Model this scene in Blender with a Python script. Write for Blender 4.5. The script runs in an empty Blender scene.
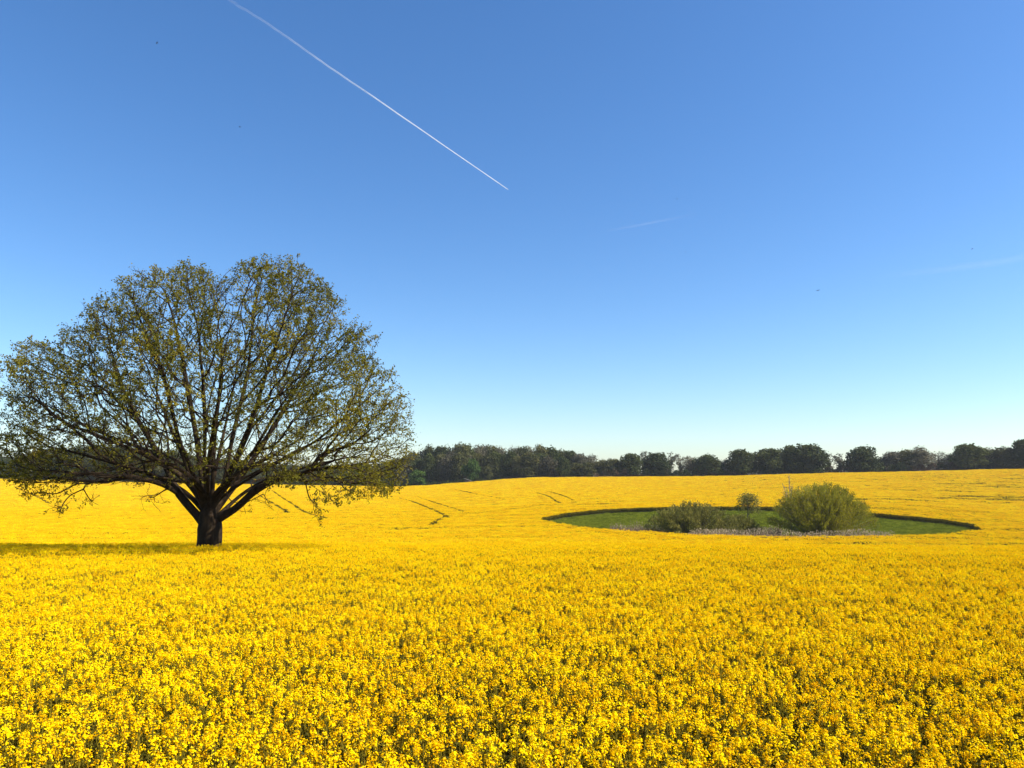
import bpy, math, random
import numpy as np
from mathutils import Vector, Matrix, noise as mnoise

random.seed(7)
rng = np.random.default_rng(11)
S = bpy.context.scene
ROOT = S.collection

# ------------------------------------------------------------------ camera
W, H, F = 1024, 768, 769.0
PITCH = math.atan(91 / F)
EYE = 3.2
cam_d = bpy.data.cameras.new('camera')
cam_d.sensor_width = 36.0
cam_d.lens = F / W * 36.0
cam_d.clip_start = 0.1
cam_d.clip_end = 60000
cam = bpy.data.objects.new('camera', cam_d)
cam.location = (0, 0, EYE)
cam.rotation_euler = (math.radians(90) + PITCH, 0, 0)
ROOT.objects.link(cam)
S.camera = cam

# ------------------------------------------------------------------ sky and sun
SUN_EL, SUN_AZ = math.radians(42), math.radians(99)      # azimuth measured from +Y towards +X
world = bpy.data.worlds.new('World')
S.world = world
world.use_nodes = True
nt = world.node_tree
nt.nodes.clear()
sky = nt.nodes.new('ShaderNodeTexSky')
sky.sky_type = 'NISHITA'
sky.sun_disc = False
sky.sun_elevation = SUN_EL
sky.sun_rotation = SUN_AZ
sky.altitude = 0
sky.air_density = 1.0
sky.dust_density = 0.45
sky.ozone_density = 5.0
bg = nt.nodes.new('ShaderNodeBackground')
bg.inputs['Strength'].default_value = 0.084
out = nt.nodes.new('ShaderNodeOutputWorld')
hs = nt.nodes.new('ShaderNodeHueSaturation')
hs.inputs['Saturation'].default_value = 1.17
hs.inputs['Hue'].default_value = 0.503
nt.links.new(sky.outputs[0], hs.inputs['Color'])
nt.links.new(hs.outputs[0], bg.inputs['Color'])
nt.links.new(bg.outputs[0], out.inputs['Surface'])

sun_d = bpy.data.lights.new('sun', 'SUN')
sun_d.energy = 5.0
sun_d.angle = math.radians(0.53)
sun_d.color = (1.0, 0.93, 0.80)
sun = bpy.data.objects.new('sun', sun_d)
sv = Vector((math.sin(SUN_AZ) * math.cos(SUN_EL), math.cos(SUN_AZ) * math.cos(SUN_EL), math.sin(SUN_EL)))
sun.rotation_euler = sv.to_track_quat('Z', 'Y').to_euler()
sun.location = (0, 0, 60)
ROOT.objects.link(sun)

S.view_settings.view_transform = 'Standard'
S.view_settings.look = 'None'
S.view_settings.gamma = 1.0
S.view_settings.use_curve_mapping = False
S.view_settings.exposure = 1.22
S.cycles.max_bounces = 8
S.cycles.transparent_max_bounces = 16
S.cycles.diffuse_bounces = 4

# ------------------------------------------------------------------ helpers
CP, SP = math.cos(PITCH), math.sin(PITCH)

def at(px, py, Y):
    """world point of a photograph pixel at the forward distance Y"""
    dx, dy = (px - 512) / F, (384 - py) / F
    d = (dx, CP - dy * SP, SP + dy * CP)
    k = Y / d[1]
    return np.array((d[0] * k, Y, EYE + d[2] * k))

def xat(px, Y):
    return (px - 512) / F * Y

def tag(o, label=None, cat=None, group=None, kind=None):
    if label: o['label'] = label
    if cat: o['category'] = cat
    if group: o['group'] = group
    if kind: o['kind'] = kind
    return o

def mesh_np(name, verts, faces, mats, smooth=False, attrs=None, midx=None):
    """faces: (n,k) int array or list of such arrays with different k"""
    me = bpy.data.meshes.new(name)
    verts = np.asarray(verts, dtype=np.float32)
    fl = faces if isinstance(faces, list) else [faces]
    fl = [np.asarray(f, dtype=np.int32) for f in fl if len(f)]
    loops = np.concatenate([f.ravel() for f in fl])
    sizes = np.concatenate([np.full(len(f), f.shape[1], dtype=np.int32) for f in fl])
    starts = np.concatenate([[0], np.cumsum(sizes)[:-1]]).astype(np.int32)
    me.vertices.add(len(verts)); me.vertices.foreach_set('co', verts.ravel())
    me.loops.add(len(loops)); me.loops.foreach_set('vertex_index', loops)
    me.polygons.add(len(sizes)); me.polygons.foreach_set('loop_start', starts)
    me.polygons.foreach_set('loop_total', sizes)
    for m in (mats if isinstance(mats, (list, tuple)) else [mats]):
        me.materials.append(m)
    if midx is not None:
        me.polygons.foreach_set('material_index', np.asarray(midx, dtype=np.int32))
    me.polygons.foreach_set('use_smooth', np.full(len(sizes), smooth, dtype=bool))
    if attrs:
        for k, v in attrs.items():
            a = me.attributes.new(k, 'FLOAT', 'POINT')
            a.data.foreach_set('value', np.asarray(v, dtype=np.float32))
    me.update(calc_edges=True)
    return me

def link(name, me, parent=None, loc=None, col=ROOT):
    o = bpy.data.objects.new(name, me)
    col.objects.link(o)
    if parent is not None: o.parent = parent
    if loc is not None: o.location = loc
    return o

def unit(v):
    n = np.linalg.norm(v, axis=-1, keepdims=True)
    return v / np.maximum(n, 1e-9)

def rand_dirs(n):
    return unit(rng.normal(size=(n, 3)))

def quads(centres, normals, sx, sy, twist=None, bend=0.0):
    """leaf shaped quads (diamonds slightly folded)"""
    n = len(centres)
    a = unit(np.cross(normals, rand_dirs(n)))
    b = np.cross(normals, a)
    sx = np.broadcast_to(np.asarray(sx, dtype=float), (n,))[:, None]
    sy = np.broadcast_to(np.asarray(sy, dtype=float), (n,))[:, None]
    bd = normals * (bend * sx)
    v = np.stack([centres - a * sx, centres - b * sy + bd, centres + a * sx, centres + b * sy + bd], axis=1)
    f = np.arange(4 * n).reshape(n, 4)
    return v.reshape(-1, 3), f

class Acc:
    """collects geometry for one mesh with several materials"""
    def __init__(s): s.v = []; s.f3 = []; s.f4 = []; s.m3 = []; s.m4 = []; s.n = 0
    def add(s, v, f, m=0):
        f = np.asarray(f)
        if len(f) == 0: return
        if f.shape[1] == 3: s.f3.append(f + s.n); s.m3.append(np.full(len(f), m))
        else: s.f4.append(f + s.n); s.m4.append(np.full(len(f), m))
        s.v.append(np.asarray(v)); s.n += len(v)
    def mesh(s, name, mats, smooth=False):
        fl, ml = [], []
        if s.f3: fl.append(np.concatenate(s.f3)); ml.append(np.concatenate(s.m3))
        if s.f4: fl.append(np.concatenate(s.f4)); ml.append(np.concatenate(s.m4))
        return mesh_np(name, np.concatenate(s.v), fl, mats, smooth=smooth, midx=np.concatenate(ml))

def tube(pts, rad, k=6):
    pts = np.asarray(pts, dtype=float); rad = np.broadcast_to(np.asarray(rad, dtype=float), (len(pts),))
    t = np.empty_like(pts); t[1:-1] = pts[2:] - pts[:-2]; t[0] = pts[1] - pts[0]; t[-1] = pts[-1] - pts[-2]
    t = unit(t)
    ref = np.array((1.0, 0, 0)) if abs(t[0][0]) < 0.8 else np.array((0, 1.0, 0))
    a = unit(np.cross(t, np.broadcast_to(ref, t.shape)))
    for i in range(1, len(a)):
        p = a[i - 1] - t[i] * np.dot(a[i - 1], t[i])
        a[i] = p / max(np.linalg.norm(p), 1e-9)
    b = np.cross(t, a)
    ang = np.arange(k) * 2 * math.pi / k
    ring = pts[:, None, :] + rad[:, None, None] * (a[:, None, :] * np.cos(ang)[None, :, None] + b[:, None, :] * np.sin(ang)[None, :, None])
    n = len(pts)
    i = np.arange(n - 1)[:, None]; j = np.arange(k)[None, :]
    f = np.stack([i * k + j, i * k + (j + 1) % k, (i + 1) * k + (j + 1) % k, (i + 1) * k + j], axis=-1).reshape(-1, 4)
    return ring.reshape(-1, 3), f

# ------------------------------------------------------------------ materials
def new_mat(name):
    m = bpy.data.materials.new(name); m.use_nodes = True
    n = m.node_tree; n.nodes.clear()
    o = n.nodes.new('ShaderNodeOutputMaterial')
    return m, n, o

def ramp(n, fac, stops):
    r = n.nodes.new('ShaderNodeValToRGB')
    els = r.color_ramp.elements
    while len(els) > 1: els.remove(els[-1])
    els[0].position = stops[0][0]; els[0].color = (*stops[0][1], 1)
    for p, c in stops[1:]:
        e = els.new(p); e.color = (*c, 1)
    n.links.new(fac, r.inputs['Fac'])
    return r.outputs['Color']

def noise_tex(n, scale, detail=4, rough=0.55, coord='Object', vscale=None):
    tc = n.nodes.new('ShaderNodeTexCoord')
    nz = n.nodes.new('ShaderNodeTexNoise')
    nz.inputs['Scale'].default_value = scale
    nz.inputs['Detail'].default_value = detail
    nz.inputs['Roughness'].default_value = rough
    src = tc.outputs[coord]
    if vscale:
        mp = n.nodes.new('ShaderNodeMapping'); mp.inputs['Scale'].default_value = vscale
        n.links.new(src, mp.inputs['Vector']); src = mp.outputs[0]
    n.links.new(src, nz.inputs['Vector'])
    return nz.outputs['Fac']

def leaf_mat(name, c_dark, c_mid, c_light, scale=0.6, trans=0.35, rough=0.6, use_rand=False, spec=0.2, tcol=None):
    m, n, o = new_mat(name)
    if use_rand:
        oi = n.nodes.new('ShaderNodeObjectInfo')
        nz = noise_tex(n, scale, 3)
        ad = n.nodes.new('ShaderNodeMath'); ad.operation = 'MULTIPLY_ADD'
        ad.inputs[1].default_value = 0.35
        n.links.new(oi.outputs['Random'], ad.inputs[0])
        sb = n.nodes.new('ShaderNodeMath'); sb.operation = 'SUBTRACT'; sb.inputs[1].default_value = 0.17
        n.links.new(nz, sb.inputs[0]); n.links.new(sb.outputs[0], ad.inputs[2])
        fac = ad.outputs[0]
    else:
        fac = noise_tex(n, scale, 3)
    col = ramp(n, fac, [(0.32, c_dark), (0.5, c_mid), (0.68, c_light)])
    p = n.nodes.new('ShaderNodeBsdfPrincipled')
    p.inputs['Roughness'].default_value = rough
    p.inputs['Specular IOR Level'].default_value = spec
    n.links.new(col, p.inputs['Base Color'])
    t = n.nodes.new('ShaderNodeBsdfTranslucent')
    if tcol:
        mx = n.nodes.new('ShaderNodeMix'); mx.data_type = 'RGBA'; mx.blend_type = 'MULTIPLY'
        mx.inputs['Factor'].default_value = 1.0
        n.links.new(col, mx.inputs['A']); mx.inputs['B'].default_value = (*tcol, 1)
        n.links.new(mx.outputs['Result'], t.inputs['Color'])
    else:
        n.links.new(col, t.inputs['Color'])
    mix = n.nodes.new('ShaderNodeMixShader'); mix.inputs[0].default_value = trans
    n.links.new(p.outputs[0], mix.inputs[1]); n.links.new(t.outputs[0], mix.inputs[2])
    n.links.new(mix.outputs[0], o.inputs['Surface'])
    return m

def bark_mat(name, c0, c1, scale=6, vs=(1, 1, 0.2), bump=0.6):
    m, n, o = new_mat(name)
    nz = noise_tex(n, scale, 8, 0.65, vscale=vs)
    col = ramp(n, nz, [(0.35, c0), (0.65, c1)])
    p = n.nodes.new('ShaderNodeBsdfPrincipled'); p.inputs['Roughness'].default_value = 0.9
    p.inputs['Specular IOR Level'].default_value = 0.15
    n.links.new(col, p.inputs['Base Color'])
    b = n.nodes.new('ShaderNodeBump'); b.inputs['Strength'].default_value = bump; b.inputs['Distance'].default_value = 0.05
    n.links.new(nz, b.inputs['Height']); n.links.new(b.outputs[0], p.inputs['Normal'])
    n.links.new(p.outputs[0], o.inputs['Surface'])
    return m

M_PETAL = leaf_mat('rapeseed_petal', (0.80, 0.48, 0.001), (0.93, 0.64, 0.002), (0.95, 0.76, 0.004), scale=7, trans=0.34, rough=0.7, use_rand=True, spec=0.02)
M_BUD = leaf_mat('rapeseed_bud', (0.36, 0.32, 0.01), (0.50, 0.42, 0.012), (0.62, 0.52, 0.014), scale=9, trans=0.2)
M_STEM = leaf_mat('rapeseed_stem', (0.09, 0.075, 0.010), (0.15, 0.12, 0.012), (0.20, 0.16, 0.015), scale=5, trans=0.15, spec=0.02)
M_RLEAF = leaf_mat('rapeseed_leaf', (0.04, 0.042, 0.006), (0.06, 0.06, 0.008), (0.09, 0.09, 0.012), scale=3, trans=0.25, spec=0.05)
M_GRASS = leaf_mat('meadow_grass', (0.10, 0.122, 0.010), (0.155, 0.182, 0.014), (0.22, 0.24, 0.02), scale=1.2, trans=0.3, use_rand=True, spec=0.05)
M_REED = leaf_mat('dead_reed', (0.08, 0.05, 0.035), (0.14, 0.09, 0.065), (0.24, 0.17, 0.13), scale=1.5, trans=0.2, use_rand=True, spec=0.03)
M_PLUME = leaf_mat('reed_plume', (0.20, 0.15, 0.08), (0.32, 0.245, 0.145), (0.44, 0.35, 0.22), scale=2, trans=0.35, use_rand=True, spec=0.03)
M_OAKL = leaf_mat('oak_leaf', (0.078, 0.078, 0.010), (0.140, 0.130, 0.014), (0.24, 0.195, 0.018), scale=0.42, trans=0.38, spec=0.04, rough=0.8)
M_BARK = bark_mat('oak_bark', (0.012, 0.008, 0.004), (0.038, 0.024, 0.012))
M_BARK2 = bark_mat('grey_bark', (0.06, 0.05, 0.04), (0.16, 0.13, 0.10), bump=0.3)
M_PALEB = bark_mat('pale_twig_bark', (0.16, 0.13, 0.09), (0.34, 0.28, 0.20), bump=0.2)
M_FDARK = leaf_mat('dark_green_foliage', (0.026, 0.036, 0.012), (0.044, 0.056, 0.016), (0.075, 0.086, 0.022), scale=0.22, trans=0.2, use_rand=True, spec=0.03)
M_FOLIVE = leaf_mat('olive_foliage', (0.040, 0.045, 0.016), (0.065, 0.068, 0.022), (0.10, 0.095, 0.03), scale=0.22, trans=0.22, use_rand=True, spec=0.03)
M_FGREY = leaf_mat('budding_grey_foliage', (0.06, 0.056, 0.036), (0.095, 0.088, 0.055), (0.15, 0.135, 0.085), scale=0.25, trans=0.25, use_rand=True, spec=0.03)
M_FGREEN = leaf_mat('fresh_green_foliage', (0.04, 0.075, 0.016), (0.065, 0.11, 0.022), (0.10, 0.15, 0.03), scale=0.3, trans=0.25, use_rand=True, spec=0.03)
M_FBROWN = leaf_mat('brown_twiggy_foliage', (0.07, 0.045, 0.03), (0.12, 0.08, 0.055), (0.22, 0.15, 0.11), scale=0.3, trans=0.15, use_rand=True, spec=0.03)
M_WILLOW = leaf_mat('willow_leaf', (0.13, 0.13, 0.012), (0.23, 0.215, 0.018), (0.34, 0.30, 0.028), scale=0.5, trans=0.35, spec=0.05)
M_SALLOW = leaf_mat('sallow_leaf', (0.10, 0.10, 0.022), (0.17, 0.16, 0.034), (0.25, 0.22, 0.05), scale=0.5, trans=0.25, spec=0.05)

# ------------------------------------------------------------------ terrain: height of the crop's top, relative to the eye
def zrel(py, Y):
    return at(512, py, Y)[2] - EYE

YS = np.array([0, 5.5, 12, 20, 30, 42, 60, 85, 110, 140, 170, 240, 320, 400, 440])
PXS = np.array([0, 200, 400, 540, 700, 860, 1024])
# pixel rows of the crop's top for each column (px) and distance; None = given height instead
TAB = {
    0:    [None, None, None, None, None, 543.5, ('z', -5.15), 540, 528.5, 519, 511, 497, 486.5, 479.5, 477.5],
    200:  [None, None, None, None, None, 543.5, ('z', -5.15), 540, 528.5, 519, 511, 499, 489, 483, 481],
    400:  [None, None, None, None, None, 543.5, ('z', -5.10), 541, 530, 520, 512, 499, 490, 485.0, 484.0],
    540:  [None, None, None, None, None, 544, ('z', -5.05), 542, 530.5, 518.5, 509, 495, 484.5, 477.6, 476.6],
    700:  [None, None, None, None, None, 545, ('z', -5.25), 545, 534.5, ('z', -8.4), 506.5, 495, 485, 477, 475.5],
    860:  [None, None, None, None, None, 546, ('z', -5.35), 547, 535.5, ('z', -8.7), 509.5, 493, 482, 473, 471.5],
    1024: [None, None, None, None, None, 547, ('z', -5.4), 548, 537.5, 526, 516, 497, 482, 470, 468],
}
NEARZ = [-2.0, -2.0, -2.22, -2.52, -2.93]
ZT = np.zeros((len(PXS), len(YS)))
for i, px in enumerate(PXS):
    for j, Y in enumerate(YS):
        e = TAB[px][j]
        if e is None: ZT[i, j] = NEARZ[j]
        elif isinstance(e, tuple): ZT[i, j] = e[1]
        else: ZT[i, j] = zrel(e, Y)

def pchip_slopes(x, y):
    h = np.diff(x); d = np.diff(y) / h
    m = np.zeros_like(y)
    for k in range(1, len(x) - 1):
        if d[k - 1] * d[k] > 0:
            w1, w2 = 2 * h[k] + h[k - 1], h[k] + 2 * h[k - 1]
            m[k] = (w1 + w2) / (w1 / d[k - 1] + w2 / d[k])
    m[0], m[-1] = d[0], d[-1]
    return m
MS = np.array([pchip_slopes(YS.astype(float), ZT[i]) for i in range(len(PXS))])
US = (PXS - 512) / F
CROP_H = 1.2

def canopy(x, y):
    """height of the crop top above world zero"""
    x = np.asarray(x, dtype=float); y = np.asarray(y, dtype=float)
    yy = np.clip(y, 0, 440)
    u = np.clip(x / np.maximum(y, 25.0), US[0] - 0.25, US[-1] + 0.25)
    k = np.clip(np.searchsorted(YS, yy, side='right') - 1, 0, len(YS) - 2)
    h = (YS[k + 1] - YS[k]).astype(float); t = (yy - YS[k]) / h
    h00 = 2 * t**3 - 3 * t**2 + 1; h10 = t**3 - 2 * t**2 + t; h01 = -2 * t**3 + 3 * t**2; h11 = t**3 - t**2
    rows = [h00 * ZT[i][k] + h10 * h * MS[i][k] + h01 * ZT[i][k + 1] + h11 * h * MS[i][k + 1] for i in range(len(PXS))]
    rows = np.array(rows)
    uc = np.clip(u, US[0], US[-1])
    j = np.clip(np.searchsorted(US, uc, side='right') - 1, 0, len(US) - 2)
    s = (uc - US[j]) / (US[j + 1] - US[j]); s = s * s * (3 - 2 * s) * 0.5 + s * 0.5
    flat = rows.reshape(len(PXS), -1); idx = np.arange(flat.shape[1])
    jj = j.ravel()
    z = (flat[jj, idx] * (1 - s.ravel()) + flat[jj + 1, idx] * s.ravel()).reshape(x.shape)
    # gentle undulation
    z = z + 0.05 * np.sin(x * 0.31 + y * 0.13) * np.clip(y / 40, 0, 1) + 0.05 * np.sin(y * 0.57 - x * 0.08) * np.clip(y / 60, 0, 1)
    # past the ridge the land levels out and then falls away
    over = np.clip(y - 440, 0, None)
    z = z - 5.0 * (1 - np.exp(-np.clip(over - 60, 0, None) / 300.0)) - np.clip(over - 200, 0, None) * 0.004
    return z + EYE

def ray_canopy(px, py, y0=60.0, y1=420.0):
    """plan position where the line of sight meets the crop's top"""
    ys = np.arange(y0, y1, 0.25)
    dx, dy = (px - 512) / F, (384 - py) / F
    dyw = CP - dy * SP
    xs = dx / dyw * ys; zs = EYE + (SP + dy * CP) / dyw * ys
    c = canopy(xs, ys)
    hit = np.nonzero(zs <= c)[0]
    i = hit[0] if len(hit) else len(ys) - 1
    return np.array((xs[i], ys[i]))

def catmull(P, n=8, closed=False):
    P = np.asarray(P, dtype=float); out_ = []
    N = len(P); rg = range(N if closed else N - 1)
    for i in rg:
        if closed: p0, p1, p2, p3 = P[(i - 1) % N], P[i], P[(i + 1) % N], P[(i + 2) % N]
        else: p0, p1, p2, p3 = P[max(i - 1, 0)], P[i], P[i + 1], P[min(i + 2, N - 1)]
        for t in np.linspace(0, 1, n, endpoint=False):
            out_.append(0.5 * ((2 * p1) + (-p0 + p2) * t + (2 * p0 - 5 * p1 + 4 * p2 - p3) * t * t + (-p0 + 3 * p1 - 3 * p2 + p3) * t**3))
    if not closed: out_.append(P[-1])
    return np.array(out_)

POND_PTS = [(541, 518), (560, 513), (590, 509.5), (625, 507.3), (670, 506), (720, 505.6), (770, 506), (820, 508), (870, 511.5),
            (920, 516), (955, 520), (976, 525), (980, 528.5), (955, 532), (905, 534.3), (850, 535.3), (790, 535.4), (730, 534.4), (670, 532), (620, 529), (580, 525.5), (552, 521.5)]
POND = catmull([ray_canopy(px, py, 80, 260) for px, py in POND_PTS], 5, True)

_g = np.random.default_rng(5)
for _k in range(len(POND)):      # the drill line round the hollow is a little ragged
    POND[_k] += _g.normal(size=2) * 0.28
def in_poly(x, y, P):
    inside = np.zeros(x.shape, dtype=bool)
    xj, yj = P[-1]
    for xi, yi in P:
        c = ((yi > y) != (yj > y)) & (x < (xj - xi) * (y - yi) / (yj - yi + 1e-12) + xi)
        inside ^= c
        xj, yj = xi, yi
    return inside

def dist_line(x, y, L):
    d = np.full(x.shape, 1e9)
    for (ax, ay), (bx, by) in zip(L[:-1], L[1:]):
        vx, vy = bx - ax, by - ay
        t = np.clip(((x - ax) * vx + (y - ay) * vy) / (vx * vx + vy * vy + 1e-9), 0, 1)
        d = np.minimum(d, np.hypot(x - ax - t * vx, y - ay - t * vy))
    return d
POND_C = POND.mean(axis=0)
POND_LOOP = np.vstack([POND, POND[:1]])

def ground_z(x, y):
    x = np.asarray(x, dtype=float); y = np.asarray(y, dtype=float)
    z = canopy(x, y) - CROP_H
    # hollow of the pond
    m = (np.abs(x - POND_C[0]) < 60) & (np.abs(y - POND_C[1]) < 60)
    if m.any():
        ins = in_poly(x[m], y[m], POND); d = dist_line(x[m], y[m], POND_LOOP)
        z[m] -= np.where(ins, np.clip(d / 6, 0, 1) * 0.6, 0)
    return z

def gz(x, y):
    return float(ground_z(np.array([x]), np.array([y]))[0])

# ground sheet
az = np.radians(np.concatenate([np.arange(-180, -48, 4.0), np.arange(-48, 48, 0.3), np.arange(48, 180, 4.0)]))
rr = np.concatenate([[0.0], np.geomspace(1.0, 30, 28), np.arange(31, 90, 1.6), np.arange(90, 190, 1.5), np.arange(190, 480, 4.0), np.geomspace(485, 9000, 40)])
A, R = np.meshgrid(az, rr)
gx, gy = np.sin(A) * R, np.cos(A) * R
gzz = ground_z(gx, gy)
nr, na = gx.shape
ii, jj = np.meshgrid(np.arange(nr - 1), np.arange(na), indexing='ij')
gf = np.stack([ii * na + jj, ii * na + (jj + 1) % na, (ii + 1) * na + (jj + 1) % na, (ii + 1) * na + jj], axis=-1).reshape(-1, 4)
gf = gf[:, ::-1]
grassy = in_poly(gx.ravel(), gy.ravel(), POND).astype(float)
m, n, o = new_mat('soil_and_grass')
nz = noise_tex(n, 0.35, 8, 0.6)
soil = ramp(n, nz, [(0.3, (0.030, 0.032, 0.014)), (0.55, (0.055, 0.055, 0.022)), (0.75, (0.085, 0.07, 0.035))])
green = ramp(n, noise_tex(n, 0.8, 8, 0.7), [(0.3, (0.070, 0.095, 0.010)), (0.55, (0.115, 0.150, 0.014)), (0.75, (0.16, 0.19, 0.02))])
at_n = n.nodes.new('ShaderNodeAttribute'); at_n.attribute_name = 'grassy'
mx = n.nodes.new('ShaderNodeMix'); mx.data_type = 'RGBA'
n.links.new(at_n.outputs['Fac'], mx.inputs['Factor']); n.links.new(soil, mx.inputs['A']); n.links.new(green, mx.inputs['B'])
p = n.nodes.new('ShaderNodeBsdfPrincipled'); p.inputs['Roughness'].default_value = 1.0; p.inputs['Specular IOR Level'].default_value = 0.0
n.links.new(mx.outputs['Result'], p.inputs['Base Color'])
b = n.nodes.new('ShaderNodeBump'); b.inputs['Distance'].default_value = 0.15; b.inputs['Strength'].default_value = 0.8
n.links.new(noise_tex(n, 3.0, 8, 0.7), b.inputs['Height']); n.links.new(b.outputs[0], p.inputs['Normal'])
n.links.new(p.outputs[0], o.inputs['Surface'])
M_GROUND = m
far_green = ((gy.ravel() > 424) | (np.hypot(gx, gy).ravel() > 470)).astype(float)
tag(link('ground', mesh_np('ground', np.stack([gx.ravel(), gy.ravel(), gzz.ravel()], 1), gf, M_GROUND, smooth=True,
         attrs={'grassy': np.maximum(grassy, far_green)})), kind='structure')

# ------------------------------------------------------------------ rapeseed crop
protos = bpy.data.collections.new('crop_sources')      # never linked to the scene: only instanced
def add_proto(i, me):
    ob = bpy.data.objects.new('rapeseed_plant.%03d' % (i + 1), me)
    protos.objects.link(ob)

def raceme(acc, base, tip, flowers, size, r):
    """flower head: small folded petals packed round the top of a stalk, buds above"""
    ax = unit((tip - base)[None])[0]; L = np.linalg.norm(tip - base)
    s = rng.random(flowers) ** 0.6
    ang = rng.random(flowers) * 2 * math.pi
    a = unit(np.cross(ax, (0.31, 0.77, 0.2)))
    b = np.cross(ax, a)
    rad = r * (1.0 - 0.45 * s ** 2.5) * (0.75 + 0.5 * rng.random(flowers))
    dirs = a[None] * np.cos(ang)[:, None] + b[None] * np.sin(ang)[:, None]
    c = base[None] + ax[None] * (s * L)[:, None] + dirs * rad[:, None]
    nrm = unit(dirs * 0.7 + ax[None] * (0.25 + 0.9 * s)[:, None] + rng.normal(size=(flowers, 3)) * 0.35)
    v, f = quads(c, nrm, size * (0.8 + 0.4 * rng.random(flowers)), size * 0.62, bend=0.35); acc.add(v, f, 0)
    nrm2 = unit(nrm + rng.normal(size=(flowers, 3)) * 0.25)
    v, f = quads(c + nrm * size * 0.1, nrm2, size * 0.62, size * (0.8 + 0.4 * rng.random(flowers)), bend=-0.35); acc.add(v, f, 0)
    nb = max(2, flowers // 6)
    c2 = tip[None] + rng.normal(size=(nb, 3)) * r * 0.32 + ax[None] * r * 0.2
    v, f = quads(c2, rand_dirs(nb), size * 0.5, size * 0.5); acc.add(v, f, 1)

def near_plant(bloom=1.0):
    acc = Acc()
    h = 1.2 * random.uniform(0.94, 1.05)
    lean = rng.normal(size=2) * 0.07
    P = np.array([(0, 0, 0), (lean[0] * 0.3, lean[1] * 0.3, h * 0.45), (lean[0], lean[1], h - 0.09)])
    P = catmull(P, 3)
    v, f = tube(P, np.linspace(0.008, 0.004, len(P)), 4); acc.add(v, f, 2)
    ends = [(P[-1], P[-1] + np.array((lean[0] * 0.1, lean[1] * 0.1, 0.09)))]
    nb = random.randint(7, 11)
    a0 = random.random() * 6.28
    for k in range(nb):
        t = random.uniform(0.52, 0.86)
        i = t * (len(P) - 1); q = P[int(i)] + (P[int(i) + 1] - P[int(i)]) * (i - int(i))
        a = a0 + k * 2.4 + random.uniform(-0.3, 0.3)
        reach = random.uniform(0.06, 0.24); top = h - random.uniform(-0.02, 0.30)
        e = np.array((q[0] + math.cos(a) * reach, q[1] + math.sin(a) * reach, top - 0.07))
        mid = (q + e) / 2 + np.array((math.cos(a), math.sin(a), -0.3)) * 0.05
        B = catmull([q, mid, e], 2)
        v, f = tube(B, np.linspace(0.004, 0.0025, len(B)), 3); acc.add(v, f, 2)
        ends.append((e, e + np.array((math.cos(a) * 0.012, math.sin(a) * 0.012, random.uniform(0.055, 0.085)))))
    for base, tip in ends:
        nf = int(random.randint(15, 23) * bloom)
        if nf > 2: raceme(acc, base, tip, nf, 0.0105, random.uniform(0.019, 0.030))
        # pods and pedicels below the head
        npd = 7
        s = rng.random(npd); ang = rng.random(npd) * 6.28
        c = base[None] - np.array((0, 0, 1.0))[None] * (s * 0.14)[:, None]
        d = np.stack([np.cos(ang), np.sin(ang), np.full(npd, 0.7)], 1)
        c = c + d * 0.02
        v, f = quads(c, unit(np.cross(d, rand_dirs(npd))), 0.022, 0.0025); acc.add(v, f, 2)
    # stem leaves
    nl = 9
    ang = rng.random(nl) * 6.28; zz = rng.uniform(0.25, 0.98, nl) * h * 0.82
    d = np.stack([np.cos(ang), np.sin(ang), rng.uniform(-0.3, 0.3, nl)], 1)
    size = 0.09 * (1.25 - zz / h)
    c = np.stack([lean[0] * zz / h, lean[1] * zz / h, zz], 1) + d * size[:, None]
    nrm = unit(np.stack([-np.cos(ang) * 0.4, -np.sin(ang) * 0.4, np.ones(nl)], 1) + rng.normal(size=(nl, 3)) * 0.3)
    v, f = quads(c, nrm, size, size * 0.45, bend=0.2); acc.add(v, f, 3)
    return acc.mesh('rapeseed_plant', [M_PETAL, M_BUD, M_STEM, M_RLEAF])

def patch(size, heads, fsize, per, r, bloom=1.0, hj=0.10):
    """a square piece of crop seen from further off"""
    acc = Acc()
    for k in range(heads):
        x, y = (random.random() - 0.5) * size * 1.08, (random.random() - 0.5) * size * 1.08
        top = 1.2 - abs(random.gauss(0, hj)) + random.uniform(-0.03, 0.05)
        base = np.array((x, y, top - r * 2.2)); tip = np.array((x + random.gauss(0, 0.01), y + random.gauss(0, 0.01), top))
        if random.random() < bloom: raceme(acc, base, tip, per, fsize, r)
        v, f = quads(np.array([(x, y, top - 0.30 - r), (x, y, top - 0.45)]), rand_dirs(2) * (1, 1, 0.15), 0.16, 0.02 + fsize * 0.6); acc.add(v, f, 2)
    nl = int(heads * 2.2)
    c = np.stack([(rng.random(nl) - .5) * size * 1.05, (rng.random(nl) - .5) * size * 1.05, 0.15 + 0.78 * rng.random(nl) ** 0.8], 1)
    v, f = quads(c, unit(rng.normal(size=(nl, 3)) * (1, 1, 0.8)), 0.09 + fsize, 0.05 + fsize * 0.5); acc.add(v, f, 3)
    return acc.mesh('rapeseed_patch', [M_PETAL, M_BUD, M_STEM, M_RLEAF])

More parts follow.
